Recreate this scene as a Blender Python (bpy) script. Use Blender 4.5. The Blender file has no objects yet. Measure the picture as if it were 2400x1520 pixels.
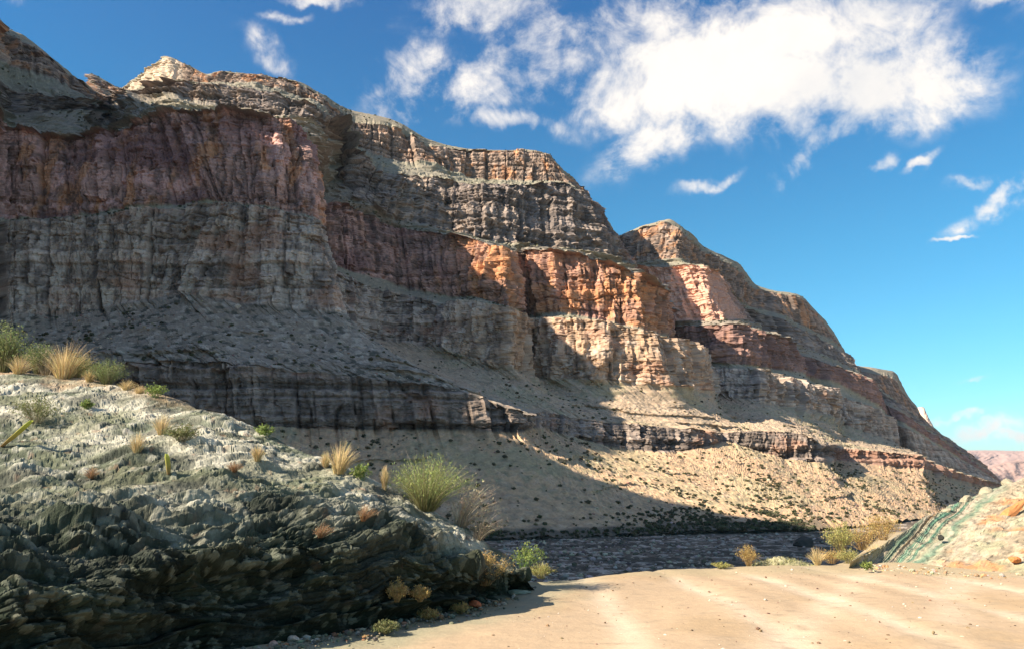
import bpy, bmesh, math, random, time
import numpy as np
from mathutils import Vector

T0 = time.time()
C = bpy.context.scene.collection
SC = bpy.context.scene
PI = math.pi

# ------------------------------------------------------------------ camera
F_PX, W_PX, H_PX = 1884.0, 2400.0, 1520.0
EYE = 1.6
PITCH = math.atan((1140 - 760) / F_PX)
cam_d = bpy.data.cameras.new('camera')
cam_d.sensor_width = 36.0
cam_d.lens = 36.0 * F_PX / W_PX
cam_d.clip_start = 0.1
cam_d.clip_end = 60000
cam = bpy.data.objects.new('camera', cam_d)
C.objects.link(cam)
cam.location = (0, 0, EYE)
cam.rotation_euler = (PI / 2 + PITCH, 0, 0)
SC.camera = cam

# ------------------------------------------------------------------ light
SUN_EL, SUN_AZ = math.radians(34), math.radians(-113)   # azimuth from +Y, clockwise; the sun stands to the west of the view
SUN_STRENGTH, SKY_STRENGTH = 5.0, 0.09
sun_d = bpy.data.lights.new('sun', 'SUN')
sun_d.energy = SUN_STRENGTH
sun_d.angle = math.radians(0.5)
sun_d.color = (1.0, 0.87, 0.70)
sun = bpy.data.objects.new('sun', sun_d)
C.objects.link(sun)
to_sun = Vector((math.sin(SUN_AZ) * math.cos(SUN_EL), math.cos(SUN_AZ) * math.cos(SUN_EL), math.sin(SUN_EL)))
sun.rotation_euler = (-to_sun).to_track_quat('-Z', 'Y').to_euler()
SC.view_settings.view_transform = 'Standard'
SC.view_settings.look = 'None'
SC.view_settings.exposure = 1.35
SC.view_settings.gamma = 1.0
SC.view_settings.use_curve_mapping = False


def pix_dir(u, v):
    dx, dy = (u - W_PX / 2) / F_PX, (H_PX / 2 - v) / F_PX
    cp, sp = math.cos(PITCH), math.sin(PITCH)
    return np.array((dx, cp - dy * sp, sp + dy * cp))


def at(u, v, D):
    r = pix_dir(u, v)
    p = r * (D / r[1])
    p[2] += EYE
    return p


def at_z(u, v, z):
    r = pix_dir(u, v)
    p = r * ((z - EYE) / r[2])
    p[2] = z
    return p


# ------------------------------------------------------------------ sky with clouds (world)
CLOUDS = [  # direction of each cloud as seen from the road, radii in pixels, weight, tilt
    (1620, 170, 240, 105, 1.5, 0), (1900, 215, 245, 85, 1.5, 6), (1890, 90, 190, 100, 1.5, 0), (1560, 70, 240, 80, .95, 0),
    (1130, 40, 170, 50, .8, -8), (1330, 60, 170, 65, .8, 0), (1270, 140, 130, 85, .95, 0), (1130, 205, 115, 52, 1.2, -22), (1200, 285, 130, 32, .95, 8), (960, 195, 95, 58, .95, -35),
    (1540, 325, 140, 50, .95, -28), (1480, 225, 130, 65, 1.2, 0), (2175, 205, 95, 58, 1.0, 20), (2110, 265, 80, 40, .7, 0),
    (1950, 340, 170, 32, .78, -30), (1880, 405, 50, 20, .6, 10), (2360, 472, 75, 19, 1.2, -22), (2290, 435, 60, 15, .75, 12),
    (1660, 425, 65, 15, .75, -14), (2055, 405, 42, 13, .6, -42), (2150, 380, 45, 12, .6, -30), (640, 120, 65, 20, .52, 40),
    (612, 85, 26, 34, .5, -30), (670, 40, 48, 11, .6, 0), (740, 3, 80, 12, .8, 0), (2310, 1000, 80, 15, 1.0, -8), (2395, 1018, 50, 16, 1.0, 0),
    (2250, 972, 110, 7, .7, 0), (2290, 880, 34, 8, .85, 0), (2370, 8, 55, 20, 1.0, 0), (20, 5, 34, 12, .7, 0), (2265, 545, 36, 6, .75, 0),
]
CLOUDS_AROUND = [  # the same broken cumulus over the unseen sky, more added to whiten ambient light: azimuth, elevation, half width, half height (degrees), weight, tilt
    (52, 30, 13, 5, 1.4, 5), (70, 14, 12, 3, 1.1, 0), (95, 38, 14, 6, 1.3, -8), (150, 34, 13, 5, 1.3, 6), (178, 18, 12, 4, 1.1, 0),
    (-160, 40, 13, 5, 1.2, -6), (-75, 56, 16, 5, 1.2, 10), (-40, 44, 10, 3, 1.0, 0), (20, 58, 18, 6, 1.4, 0), (70, 60, 18, 6, 1.2, 0),
    (130, 62, 26, 8, 1.4, 0), (-150, 16, 12, 3, 1.0, 0), (-70, 16, 9, 3, .9, 0),
]


def build_world():
    w = bpy.data.worlds.new('World')
    SC.world = w
    w.use_nodes = True
    nt = w.node_tree
    N, L = nt.nodes, nt.links
    N.clear()

    def mth(op, a, b=None, c=None, clamp=False):
        n = N.new('ShaderNodeMath')
        n.operation = op
        n.use_clamp = clamp
        for i, x in enumerate((a, b, c)):
            if x is None:
                continue
            if isinstance(x, (int, float)):
                n.inputs[i].default_value = x
            else:
                L.new(x, n.inputs[i])
        return n.outputs[0]

    def vec(op, a, b):
        n = N.new('ShaderNodeVectorMath')
        n.operation = op
        for i, x in enumerate((a, b)):
            if isinstance(x, tuple):
                n.inputs[i].default_value = x
            else:
                L.new(x, n.inputs[i])
        return n.outputs[1] if op in ('LENGTH', 'DOT_PRODUCT') else n.outputs[0]

    tc = N.new('ShaderNodeTexCoord')
    sep = N.new('ShaderNodeSeparateXYZ')
    L.new(tc.outputs['Generated'], sep.inputs[0])
    x, y, z = sep.outputs
    az = mth('ARCTAN2', x, y)
    el = mth('ARCSINE', z)
    comb = N.new('ShaderNodeCombineXYZ')
    L.new(az, comb.inputs[0])
    L.new(el, comb.inputs[1])
    p = comb.outputs[0]
    # wisps: warp the direction a little before the cloud outlines are evaluated
    def noise(scale, detail, rough, dist=0.0, stretch=(1, 1, 1), off=(0, 0, 0)):
        m = N.new('ShaderNodeMapping')
        m.inputs['Scale'].default_value = stretch
        m.inputs['Location'].default_value = off
        L.new(tc.outputs['Generated'], m.inputs[0])
        n = N.new('ShaderNodeTexNoise')
        n.inputs['Scale'].default_value = scale
        n.inputs['Detail'].default_value = detail
        n.inputs['Roughness'].default_value = rough
        n.inputs['Distortion'].default_value = dist
        L.new(m.outputs[0], n.inputs[0])
        return n
    warp = noise(9, 5, .6)
    wv = vec('SUBTRACT', warp.outputs['Color'], (.5, .5, .5))
    wv = vec('MULTIPLY', wv, (.10, .085, 0))
    p = vec('ADD', p, wv)
    cov = None
    blobs = []
    for (u, v, ru, rv, wgt, tilt) in CLOUDS:
        d = pix_dir(u, v)
        d = d / np.linalg.norm(d)
        blobs.append((math.atan2(d[0], d[1]), math.asin(d[2]), ru / F_PX, rv / F_PX, wgt, tilt))
    for (a_, e_, ra, re_, wgt, tilt) in CLOUDS_AROUND:
        blobs.append((math.radians(a_), math.radians(e_), math.radians(ra), math.radians(re_), wgt, tilt))
    for (a0, e0, ra, rb, wgt, tilt) in blobs:
        q = vec('SUBTRACT', p, (a0, e0, 0))
        t = math.radians(tilt)
        qa = vec('DOT_PRODUCT', q, (1.02 * math.cos(t) / ra * math.cos(e0), -1.02 * math.sin(t) / ra, 0))
        qb = vec('DOT_PRODUCT', q, (1.02 * math.sin(t) / rb * math.cos(e0), 1.02 * math.cos(t) / rb, 0))
        r2 = mth('ADD', mth('MULTIPLY', qa, qa), mth('MULTIPLY', qb, qb))
        g = mth('MULTIPLY', mth('EXPONENT', mth('MULTIPLY', r2, -0.8)), wgt)
        cov = g if cov is None else mth('MAXIMUM', cov, g)
    cov = mth('MINIMUM', cov, 1.7)
    n1 = noise(8.5, 10, .66, .35)
    n2 = noise(30, 7, .62, .6, off=(3, 1, 2))
    nn = mth('ADD', mth('MULTIPLY', mth('SUBTRACT', n1.outputs['Fac'], .5), 3.6), mth('MULTIPLY', mth('SUBTRACT', n2.outputs['Fac'], .5), 1.2))
    fade = mth('MULTIPLY', mth('MINIMUM', mth('MULTIPLY', mth('MAXIMUM', mth('SUBTRACT', cov, .08), 0.0), 2.6), 1.0), nn)
    dens = mth('ADD', cov, fade)
    mr = N.new('ShaderNodeMapRange')
    mr.interpolation_type = 'SMOOTHSTEP'
    mr.inputs['From Min'].default_value = .12
    mr.inputs['From Max'].default_value = 1.3
    L.new(dens, mr.inputs['Value'])
    alpha = mr.outputs[0]

    sky = N.new('ShaderNodeTexSky')
    sky.sky_type = 'NISHITA'
    sky.sun_disc = False
    sky.sun_elevation = SUN_EL
    sky.sun_rotation = SUN_AZ
    sky.altitude = 500
    sky.air_density = 1.0
    sky.dust_density = 0.3
    sky.ozone_density = 2.0
    hs = N.new('ShaderNodeHueSaturation')
    hs.inputs['Hue'].default_value = 0.492
    hs.inputs['Saturation'].default_value = 1.3
    hs.inputs['Value'].default_value = 0.74
    L.new(sky.outputs[0], hs.inputs['Color'])
    # the air's colour by height above the horizon: deep blue overhead, turquoise low down
    cr = N.new('ShaderNodeValToRGB')
    cr.color_ramp.interpolation = 'B_SPLINE'
    els = cr.color_ramp.elements
    els[0].position, els[0].color = 0.0, (.56, .66, .72, 1)
    els[1].position, els[1].color = 1.0, (.62, .72, .97, 1)
    for pos, c in ((.05, (.58, .98, 1.06, 1)), (.16, (.57, 1.04, 1.16, 1)), (.30, (.57, .90, 1.13, 1)), (.45, (.56, .74, 1.0, 1))):
        e_ = els.new(pos)
        e_.color = c
    L.new(mth('MAXIMUM', mth('DIVIDE', el, PI / 2), 0.0), cr.inputs[0])
    mulc = N.new('ShaderNodeMix')
    mulc.data_type = 'RGBA'
    mulc.blend_type = 'MULTIPLY'
    mulc.inputs['Factor'].default_value = 1.0
    L.new(hs.outputs[0], mulc.inputs[6])
    L.new(cr.outputs[0], mulc.inputs[7])
    mix = N.new('ShaderNodeMix')
    mix.data_type = 'RGBA'
    L.new(alpha, mix.inputs['Factor'])
    L.new(mulc.outputs[2], mix.inputs[6])
    k = 0.44 / SKY_STRENGTH
    shade = noise(5.0, 6, .6, .2, off=(7, 2, 4))                # slightly greyer and whiter billows
    tone = N.new('ShaderNodeMix')
    tone.data_type = 'RGBA'
    tone.inputs[6].default_value = (k * .76, k * .76, k * .77, 1)
    tone.inputs[7].default_value = (k * 1.02, k * .955, k * .885, 1)
    tr_ = N.new('ShaderNodeMapRange')
    tr_.inputs['From Min'].default_value = .34
    tr_.inputs['From Max'].default_value = .56
    L.new(shade.outputs['Fac'], tr_.inputs['Value'])
    L.new(tr_.outputs[0], tone.inputs['Factor'])
    L.new(tone.outputs[2], mix.inputs[7])
    bg = N.new('ShaderNodeBackground')
    bg.inputs['Strength'].default_value = SKY_STRENGTH
    L.new(mix.outputs[2], bg.inputs['Color'])
    out = N.new('ShaderNodeOutputWorld')
    L.new(bg.outputs[0], out.inputs[0])


build_world()

# ------------------------------------------------------------------ noise
_rng = np.random.RandomState(7)
PERM = np.concatenate([_rng.permutation(256)] * 2).astype(np.int32)
GRAD = _rng.normal(size=(256, 3)).astype(np.float32)
GRAD /= np.linalg.norm(GRAD, axis=1)[:, None]


def perlin(x, y, z):
    x, y, z = np.broadcast_arrays(np.asarray(x, np.float32), np.asarray(y, np.float32), np.asarray(z, np.float32))
    xi, yi, zi = np.floor(x), np.floor(y), np.floor(z)
    fx, fy, fz = x - xi, y - yi, z - zi
    X, Y, Z = xi.astype(np.int32) & 255, yi.astype(np.int32) & 255, zi.astype(np.int32) & 255
    ux, uy, uz = (f * f * f * (f * (f * 6 - 15) + 10) for f in (fx, fy, fz))
    res = []
    for dx in (0, 1):
        A = PERM[(X + dx) & 255]
        for dy in (0, 1):
            B = PERM[(A + Y + dy) & 255]
            for dz in (0, 1):
                g = GRAD[PERM[(B + Z + dz) & 255]]
                res.append(g[..., 0] * (fx - dx) + g[..., 1] * (fy - dy) + g[..., 2] * (fz - dz))
    a = res[0] + uz * (res[1] - res[0])
    b = res[2] + uz * (res[3] - res[2])
    c = res[4] + uz * (res[5] - res[4])
    d = res[6] + uz * (res[7] - res[6])
    a = a + uy * (b - a)
    c = c + uy * (d - c)
    return (a + ux * (c - a)) * 1.5


def fbm(x, y, z, octv=4, gain=.5, lac=2.03):
    s, a = 0, 1.0
    for o in range(octv):
        s = s + a * perlin(x + 17.3 * o, y + 5.1 * o, z + 9.7 * o)
        x, y, z = x * lac, y * lac, z * lac
        a *= gain
    return s


def ridged(x, y, z, octv=3):
    s, a = 0, .6
    for o in range(octv):
        s = s + a * (1 - 2 * np.abs(perlin(x + 31.1 * o, y + 3.7 * o, z + 7.9 * o)))
        x, y, z = x * 2.1, y * 2.1, z * 2.1
        a *= .5
    return s


def hash2(i, j, k=0):
    i, j = i.astype(np.int64), j.astype(np.int64)
    h = (i * 374761393 + j * 668265263 + k * 982451653) & 0xffffffff
    h = ((h ^ (h >> 13)) * 1274126177) & 0xffffffff
    return ((h ^ (h >> 16)) & 0xffff).astype(np.float32) / 65535.0


def bricks(a, z, w, h, k=0):
    """Random value per cell of a broken-bond pattern (joint blocks of a cliff), with the distance to the joint."""
    j = np.floor(z / h)
    off = hash2(j, j * 0 + 3, k) * w
    ww = w * (.6 + .8 * hash2(j, j * 0 + 5, k))
    q = (a + off) / ww
    i = np.floor(q)
    fa, fz = q - i, z / h - j
    edge = np.minimum(np.minimum(fa, 1 - fa) * ww, np.minimum(fz, 1 - fz) * h)
    return hash2(i, j, k), edge


def stones(x, y, z, k=0):
    """Packed stones: height of the stone under each point (0..1, domed) and a random value per stone."""
    x, y, z = (np.asarray(q, np.float32) for q in (x, y, z))
    xi, yi, zi = (np.floor(q).astype(np.int32) for q in (x, y, z))
    best = np.full(x.shape, 9.0, np.float32)
    rid = np.zeros(x.shape, np.float32)
    for dx in (-1, 0, 1):
        for dy in (-1, 0, 1):
            for dz in (-1, 0, 1):
                h = PERM[(PERM[(PERM[(xi + dx + k) & 255] + yi + dy) & 255] + zi + dz) & 255]
                px = xi + dx + PERM[h] / 256.0 - x
                py = yi + dy + PERM[(h + 71) & 255] / 256.0 - y
                pz = zi + dz + PERM[(h + 133) & 255] / 256.0 - z
                d2 = px * px + py * py + pz * pz
                m = d2 < best
                best = np.where(m, d2, best)
                rid = np.where(m, PERM[(h + 29) & 255] / 255.0, rid)
    return np.sqrt(np.clip(1 - best / .75, 0, 1)), rid.astype(np.float32)


def sstep(e0, e1, x):
    t = np.clip((x - e0) / (e1 - e0), 0, 1)
    return t * t * (3 - 2 * t)


def lerp(a, b, t):
    return a + (b - a) * t


def gauss_smooth(a, sigma):
    r = int(3 * sigma) + 1
    k = np.exp(-.5 * (np.arange(-r, r + 1) / sigma) ** 2)
    k /= k.sum()
    ap = np.concatenate([np.repeat(a[:1], r, 0), a, np.repeat(a[-1:], r, 0)])
    return np.stack([np.convolve(ap[:, c], k, 'valid') for c in range(a.shape[1])], 1)


# ------------------------------------------------------------------ object helpers
def tag(o, label=None, cat=None, group=None, kind=None):
    if label: o['label'] = label
    if cat: o['category'] = cat
    if group: o['group'] = group
    if kind: o['kind'] = kind
    return o


def empty(name, loc=(0, 0, 0), rz=0.0):
    o = bpy.data.objects.new(name, None)
    o.location = loc
    o.rotation_euler = (0, 0, rz)
    C.objects.link(o)
    return o


def mesh_obj(name, verts, faces, mat=None, parent=None, smooth=False, col=None, link=True):
    """verts (n,3), faces (m,3|4) arrays; col (n,3) per-vertex rock colour."""
    verts = np.ascontiguousarray(verts, np.float32)
    faces = np.ascontiguousarray(faces, np.int32)
    me = bpy.data.meshes.new(name)
    n, (m, k) = len(verts), faces.shape
    me.vertices.add(n)
    me.vertices.foreach_set('co', verts.ravel())
    me.loops.add(m * k)
    me.loops.foreach_set('vertex_index', faces.ravel())
    me.polygons.add(m)
    me.polygons.foreach_set('loop_start', np.arange(0, m * k, k, dtype=np.int32))
    me.polygons.foreach_set('use_smooth', np.full(m, smooth, bool))
    me.update(calc_edges=True)
    if col is not None:
        a = me.color_attributes.new('Col', 'FLOAT_COLOR', 'POINT')
        c4 = np.ones((n, 4), np.float32)
        c4[:, :3] = np.clip(col, 0.004, .95)
        a.data.foreach_set('color', c4.ravel())
    if mat is not None:
        me.materials.append(mat)
    o = bpy.data.objects.new(name, me)
    if link:
        C.objects.link(o)
    if parent is not None:
        o.parent = parent
    return o


def grid_faces(ns, nt):
    i = np.arange(ns * nt, dtype=np.int32).reshape(ns, nt)
    return np.stack([i[:-1, :-1], i[1:, :-1], i[1:, 1:], i[:-1, 1:]], -1).reshape(-1, 4)


# ------------------------------------------------------------------ materials
def new_mat(name):
    m = bpy.data.materials.new(name)
    m.use_nodes = True
    nt = m.node_tree
    b = nt.nodes['Principled BSDF']
    b.inputs['Specular IOR Level'].default_value = .12
    b.inputs['Roughness'].default_value = .95
    return m, nt, b


def rock_mat(name, grain, amt=.35, bump=.4, bump_scale=None):
    """Colour attribute of the rock, broken up by two grain noises, with fine relief."""
    m, nt, b = new_mat(name)
    N, L = nt.nodes, nt.links
    at_ = N.new('ShaderNodeAttribute')
    at_.attribute_name = 'Col'
    tc = N.new('ShaderNodeTexCoord')
    n1 = N.new('ShaderNodeTexNoise')
    n1.inputs['Scale'].default_value = grain
    n1.inputs['Detail'].default_value = 6
    n1.inputs['Roughness'].default_value = .7
    L.new(tc.outputs['Object'], n1.inputs[0])
    mr = N.new('ShaderNodeMapRange')
    mr.inputs['From Min'].default_value = .25
    mr.inputs['From Max'].default_value = .75
    mr.inputs['To Min'].default_value = 1 - amt
    mr.inputs['To Max'].default_value = 1 + amt
    L.new(n1.outputs['Fac'], mr.inputs['Value'])
    mx = N.new('ShaderNodeVectorMath')
    mx.operation = 'SCALE'
    L.new(at_.outputs['Color'], mx.inputs[0])
    L.new(mr.outputs[0], mx.inputs['Scale'])
    L.new(mx.outputs[0], b.inputs['Base Color'])
    if bump:
        n2 = N.new('ShaderNodeTexNoise')
        n2.inputs['Scale'].default_value = grain * 1.7
        n2.inputs['Detail'].default_value = 5
        n2.inputs['Roughness'].default_value = .65
        L.new(tc.outputs['Object'], n2.inputs[0])
        bp = N.new('ShaderNodeBump')
        bp.inputs['Strength'].default_value = bump
        bp.inputs['Distance'].default_value = 1.0 / grain
        L.new(n2.outputs['Fac'], bp.inputs['Height'])
        L.new(bp.outputs[0], b.inputs['Normal'])
    return m


M_CLIFF = rock_mat('cliff_rock', .9, .3, .35)
M_FAR = rock_mat('far_rock', .02, .25, .2)
# ------------------------------------------------------------------ canyon wall
# Strata levels (height bands of the wall). Each level is a plan curve; knots are (s, u, v, D): the direction in which the
# edge of that bed is seen and its distance, turned into a world point. Beds keep nearly one height along the wall.
LEV = {
 0: [(0,0,1265,300),(330,560,1265,300),(450,720,1263,302),(600,930,1261,306),(740,1180,1259,316),(770,1480,1252,342),(800,1680,1246,358),(900,1800,1243,366),(1040,1860,1242,372),(1200,1900,1240,378),(1540,1940,1239,386),(1740,1990,1236,402),(1850,2100,1222,460),(2060,2200,1208,560),(2250,2280,1190,750),(2400,2335,1164,1300),(2500,2350,1150,2200)],
 1: [(0,0,995,380),(170,170,997,378),(330,520,1000,372),(450,690,1000,376),(600,872,1003,382),(740,1060,1003,388),(770,1215,1012,392),(800,1225,1000,440),(900,1270,1000,490),(1040,1330,1018,505),(1200,1450,1046,520),(1300,1560,1058,535),(1400,1640,1050,560),(1500,1690,1032,600),(1600,1770,1052,600),(1700,1860,1080,600),(1790,1932,1082,606),(1815,1938,1080,670),(1850,1950,1077,690),(1950,2050,1087,700),(2060,2160,1096,722),(2090,2166,1100,850),(2150,2220,1115,980),(2250,2290,1135,1150),(2400,2335,1139,1800),(2500,2350,1139,2200)],
 2: [(0,0,855,388),(170,170,850,386),(330,510,846,382),(450,680,866,385),(600,860,885,390),(740,1040,903,395),(755,1120,925,398),(770,1205,968,400),(800,1222,968,446),(900,1262,962,500),(1040,1330,975,520),(1200,1440,990,540),(1300,1540,996,555),(1400,1630,1006,575),(1500,1690,1014,606),(1600,1775,1008,610),(1700,1865,1012,612),(1790,1930,1040,615),(1815,1938,1040,680),(1850,1950,1050,698),(1950,2050,1055,710),(2060,2158,1064,732),(2090,2166,1078,860),(2150,2220,1098,990),(2250,2290,1122,1160),(2400,2335,1132,1810),(2500,2350,1138,2200)],
 3: [(0,0,740,450),(170,170,735,455),(300,300,712,458),(420,410,688,462),(620,620,715,456),(740,770,728,456),(770,792,738,468),(800,800,760,530),(850,850,790,594),(900,930,800,622),(980,1050,815,612),(1040,1110,835,600),(1150,1185,862,582),(1200,1240,872,650),(1230,1260,878,640),(1300,1320,884,614),(1400,1420,892,612),(1500,1560,905,616),(1540,1655,916,624),(1580,1662,918,730),(1640,1672,918,790),(1740,1780,940,815),(1850,1960,977,850),(1890,1966,985,930),(1950,1985,1000,970),(2060,2095,1035,1010),(2100,2102,1045,1120),(2150,2150,1068,1180),(2250,2300,1128,1300),(2300,2310,1132,1500),(2400,2335,1134,1830),(2500,2350,1137,2200)],
 4: [(0,0,522,470),(170,165,512,474),(330,330,490,472),(420,500,478,474),(620,620,487,470),(740,748,520,482),(770,758,545,500),(782,672,566,545),(800,676,615,600),(820,785,628,622),(850,850,665,628),(900,940,690,652),(980,1060,712,640),(1040,1120,704,620),(1150,1190,725,598),(1200,1232,755,670),(1230,1255,748,660),(1300,1310,742,632),(1400,1420,758,632),(1500,1540,785,634),(1540,1638,812,642),(1580,1646,835,745),(1640,1656,858,805),(1740,1780,864,832),(1850,1945,915,866),(1890,1950,930,945),(1950,1975,930,985),(2060,2080,975,1022),(2100,2090,990,1130),(2150,2130,1005,1190),(2250,2270,1090,1310),(2300,2280,1095,1510),(2400,2328,1122,1840),(2500,2350,1136,2200)],
 5: [(0,0,514,486),(170,165,506,492),(330,330,484,490),(420,500,472,492),(620,620,482,484),(740,742,505,497),(770,750,530,517),(782,650,568,560),(800,654,620,625),(820,780,622,648),(850,850,640,655),(900,940,670,680),(980,1060,695,668),(1040,1120,695,652),(1150,1190,718,630),(1200,1228,740,708),(1230,1252,736,698),(1300,1310,730,668),(1400,1420,748,672),(1500,1500,768,672),(1540,1550,785,678),(1580,1556,800,770),(1640,1570,840,850),(1740,1720,852,860),(1850,1868,868,885),(1890,1880,880,960),(1950,1950,890,1010),(2060,2060,950,1045),(2100,2075,970,1150),(2150,2120,990,1210),(2250,2260,1080,1330),(2300,2270,1085,1530),(2400,2324,1116,1850),(2500,2350,1135,2210)],
 6: [(0,0,300,505),(150,150,325,514),(170,172,330,524),(200,195,325,518),(300,300,298,510),(420,420,268,508),(620,620,272,503),(740,705,290,517),(770,735,335,534),(782,632,412,560),(800,640,490,635),(820,780,470,672),(850,835,490,684),(900,920,530,704),(980,1040,553,690),(1040,1120,562,672),(1150,1180,585,648),(1200,1200,598,728),(1230,1235,592,716),(1300,1290,588,686),(1400,1400,612,690),(1500,1500,648,690),(1540,1545,700,694),(1580,1552,730,785),(1640,1562,765,872),(1740,1720,762,885),(1850,1838,795,902),(1890,1855,830,985),(1950,1930,850,1030),(2060,2040,890,1060),(2100,2060,940,1170),(2150,2110,965,1230),(2250,2250,1065,1340),(2300,2262,1070,1550),(2400,2318,1108,1860),(2500,2350,1134,2220)],
 7: [(0,0,268,590),(170,195,256,650),(215,240,252,770),(270,288,245,800),(300,300,235,660),(420,420,225,640),(620,600,262,640),(740,720,290,660),(770,780,345,740),(800,800,405,750),(850,850,470,690),(900,930,510,700),(980,1050,540,715),(1040,1120,556,712),(1150,1200,572,730),(1200,1230,575,744),(1230,1255,578,750),(1300,1310,582,764),(1400,1400,598,784),(1500,1460,612,800),(1540,1480,622,808),(1580,1500,680,840),(1640,1545,752,905),(1740,1690,748,912),(1850,1748,748,925),(1890,1770,780,1000),(1950,1850,800,1060),(2060,2010,865,1090),(2100,2040,915,1200),(2150,2090,945,1260),(2250,2240,1052,1370),(2300,2255,1060,1580),(2400,2314,1100,1880),(2500,2350,1133,2230)],
 8: [(0,0,215,625),(170,225,246,668),(215,236,232,800),(270,288,228,880),(300,300,222,800),(360,360,212,720),(420,450,200,690),(620,600,205,680),(740,740,255,690),(770,800,295,705),(800,820,345,715),(850,870,400,745),(900,950,410,770),(980,1060,425,785),(1040,1120,432,768),(1150,1200,432,782),(1200,1235,432,796),(1230,1255,431,804),(1300,1310,430,820),(1400,1370,452,836),(1500,1405,490,848),(1540,1418,530,852),(1580,1465,600,880),(1640,1500,628,930),(1740,1640,620,935),(1850,1690,655,945),(1890,1730,720,1020),(1950,1830,745,1100),(2060,1985,830,1130),(2100,2020,890,1230),(2150,2070,920,1290),(2250,2220,1032,1390),(2300,2240,1040,1600),(2400,2306,1092,1890),(2500,2350,1132,2240)],
 9: [(0,0,150,650),(100,110,170,660),(170,232,240,685),(230,215,195,880),(270,288,225,910),(300,300,214,880),(360,365,195,810),(390,405,188,790),(420,420,190,780),(480,480,195,770),(620,600,197,760),(740,750,240,770),(770,800,310,780),(800,825,338,790),(850,880,362,800),(900,940,375,812),(980,1020,382,825),(1000,1040,400,840),(1040,1090,412,850),(1150,1180,423,852),(1200,1235,424,852),(1230,1255,424,852),(1300,1305,420,852),(1400,1335,432,850),(1500,1365,450,850),(1540,1385,470,852),(1580,1440,585,930),(1640,1485,620,965),(1740,1590,608,970),(1800,1640,635,985),(1850,1720,690,1000),(1890,1745,715,1060),(1950,1830,735,1130),(2060,1960,800,1150),(2100,2000,870,1260),(2150,2055,905,1320),(2250,2205,1020,1410),(2300,2225,1028,1620),(2400,2302,1086,1900),(2500,2350,1131,2250)],
 10: [(0,0,75,670),(100,110,125,680),(150,190,195,690),(170,238,236,700),(230,200,168,900),(270,285,213,930),(300,300,200,890),(330,335,175,850),(360,370,152,825),(390,400,134,805),(420,430,148,795),(480,485,178,780),(500,515,172,780),(620,620,182,785),(700,700,200,790),(740,755,228,795),(770,800,262,805),(800,830,290,808),(850,880,292,815),(900,935,300,825),(980,990,345,838),(1000,1030,352,858),(1040,1090,356,870),(1150,1180,352,868),(1200,1235,352,868),(1230,1255,354,868),(1300,1288,362,868),(1400,1310,395,866),(1500,1345,425,864),(1540,1375,455,864),(1580,1430,560,945),(1640,1490,545,1000),(1700,1565,520,1000),(1740,1600,540,1000),(1800,1640,590,1010),(1850,1720,625,1030),(1890,1760,675,1090),(1950,1800,685,1170),(2000,1870,692,1175),(2060,1940,770,1180),(2085,1972,832,1250),(2105,1990,862,1300),(2150,2040,874,1350),(2200,2096,884,1360),(2215,2108,915,1380),(2235,2128,945,1410),(2250,2146,958,1430),(2265,2158,1000,1480),(2285,2188,1008,1560),(2300,2200,1020,1640),(2350,2285,1072,1870),(2400,2298,1080,1910),(2500,2350,1130,2260)],
 11: [(0,0,58,720),(50,60,85,725),(100,115,128,730),(150,190,200,740),(170,236,242,760),(230,205,166,960),(270,285,213,980),(300,302,198,940),(330,337,176,900),(360,370,155,880),(390,400,136,860),(420,440,152,850),(480,485,175,840),(500,520,166,840),(620,640,183,850),(700,700,190,850),(740,760,224,850),(770,800,252,855),(800,835,260,860),(850,880,268,870),(900,940,288,880),(980,1000,325,900),(1000,1040,338,930),(1040,1100,350,950),(1150,1180,354,950),(1200,1235,354,950),(1230,1255,356,950),(1300,1288,366,950),(1400,1310,398,950),(1500,1345,428,950),(1540,1375,458,950),(1580,1450,557,1040),(1640,1500,531,1080),(1700,1572,511,1060),(1740,1602,535,1060),(1800,1650,578,1080),(1850,1735,618,1100),(1890,1770,668,1160),(1950,1810,680,1240),(2000,1875,688,1250),(2060,1948,765,1260),(2085,1982,826,1320),(2105,1998,854,1380),(2150,2050,861,1430),(2200,2100,869,1440),(2215,2113,898,1455),(2235,2133,936,1480),(2250,2150,946,1500),(2265,2163,990,1560),(2285,2190,998,1640),(2300,2206,1016,1700),(2350,2260,1062,1890),(2400,2288,1074,1950),(2500,2350,1130,2290)],
}
# unseen wall added on the west side to shade left cliffs and riverbed: x and height above the eye per level
CASTER_X = [-285, -297, -302, -325, -332, -336, -345, -350, -357, -360, -366, -400]
CASTER_F = [0, .1, .2, .36, .55, .57, .76, .80, .93, .94, 1.0, 1.04]      # height of each bed as a share of the rim
CASTER_Y = [(-900, -70, 4), (-840, -40, 20), (-770, 5, 320), (-700, 50, 390), (-600, 115, 380), (-500, 190, 330), (-400, 230, 278), (-350, 248, 292), (-310, 266, 306), (-260, 308, 328), (-150, 388, 378)]   # rim shaped by the shadows wanted, its saddle letting sun through: (s, y, rim)
BANDS = ['lower_talus_slope', 'lower_cliff_band', 'upper_talus_slope', 'middle_cliff', 'middle_ledge', 'red_cliff', 'high_slope', 'upper_cliff', 'upper_ledge', 'rim_cliff', 'rim_slope', 'plateau']
NT = [94, 66, 80, 106, 12, 106, 56, 80, 20, 62, 16, 5]
S_DENSE = np.arange(-900, 2501, 1.0)
NS = 1250

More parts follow.
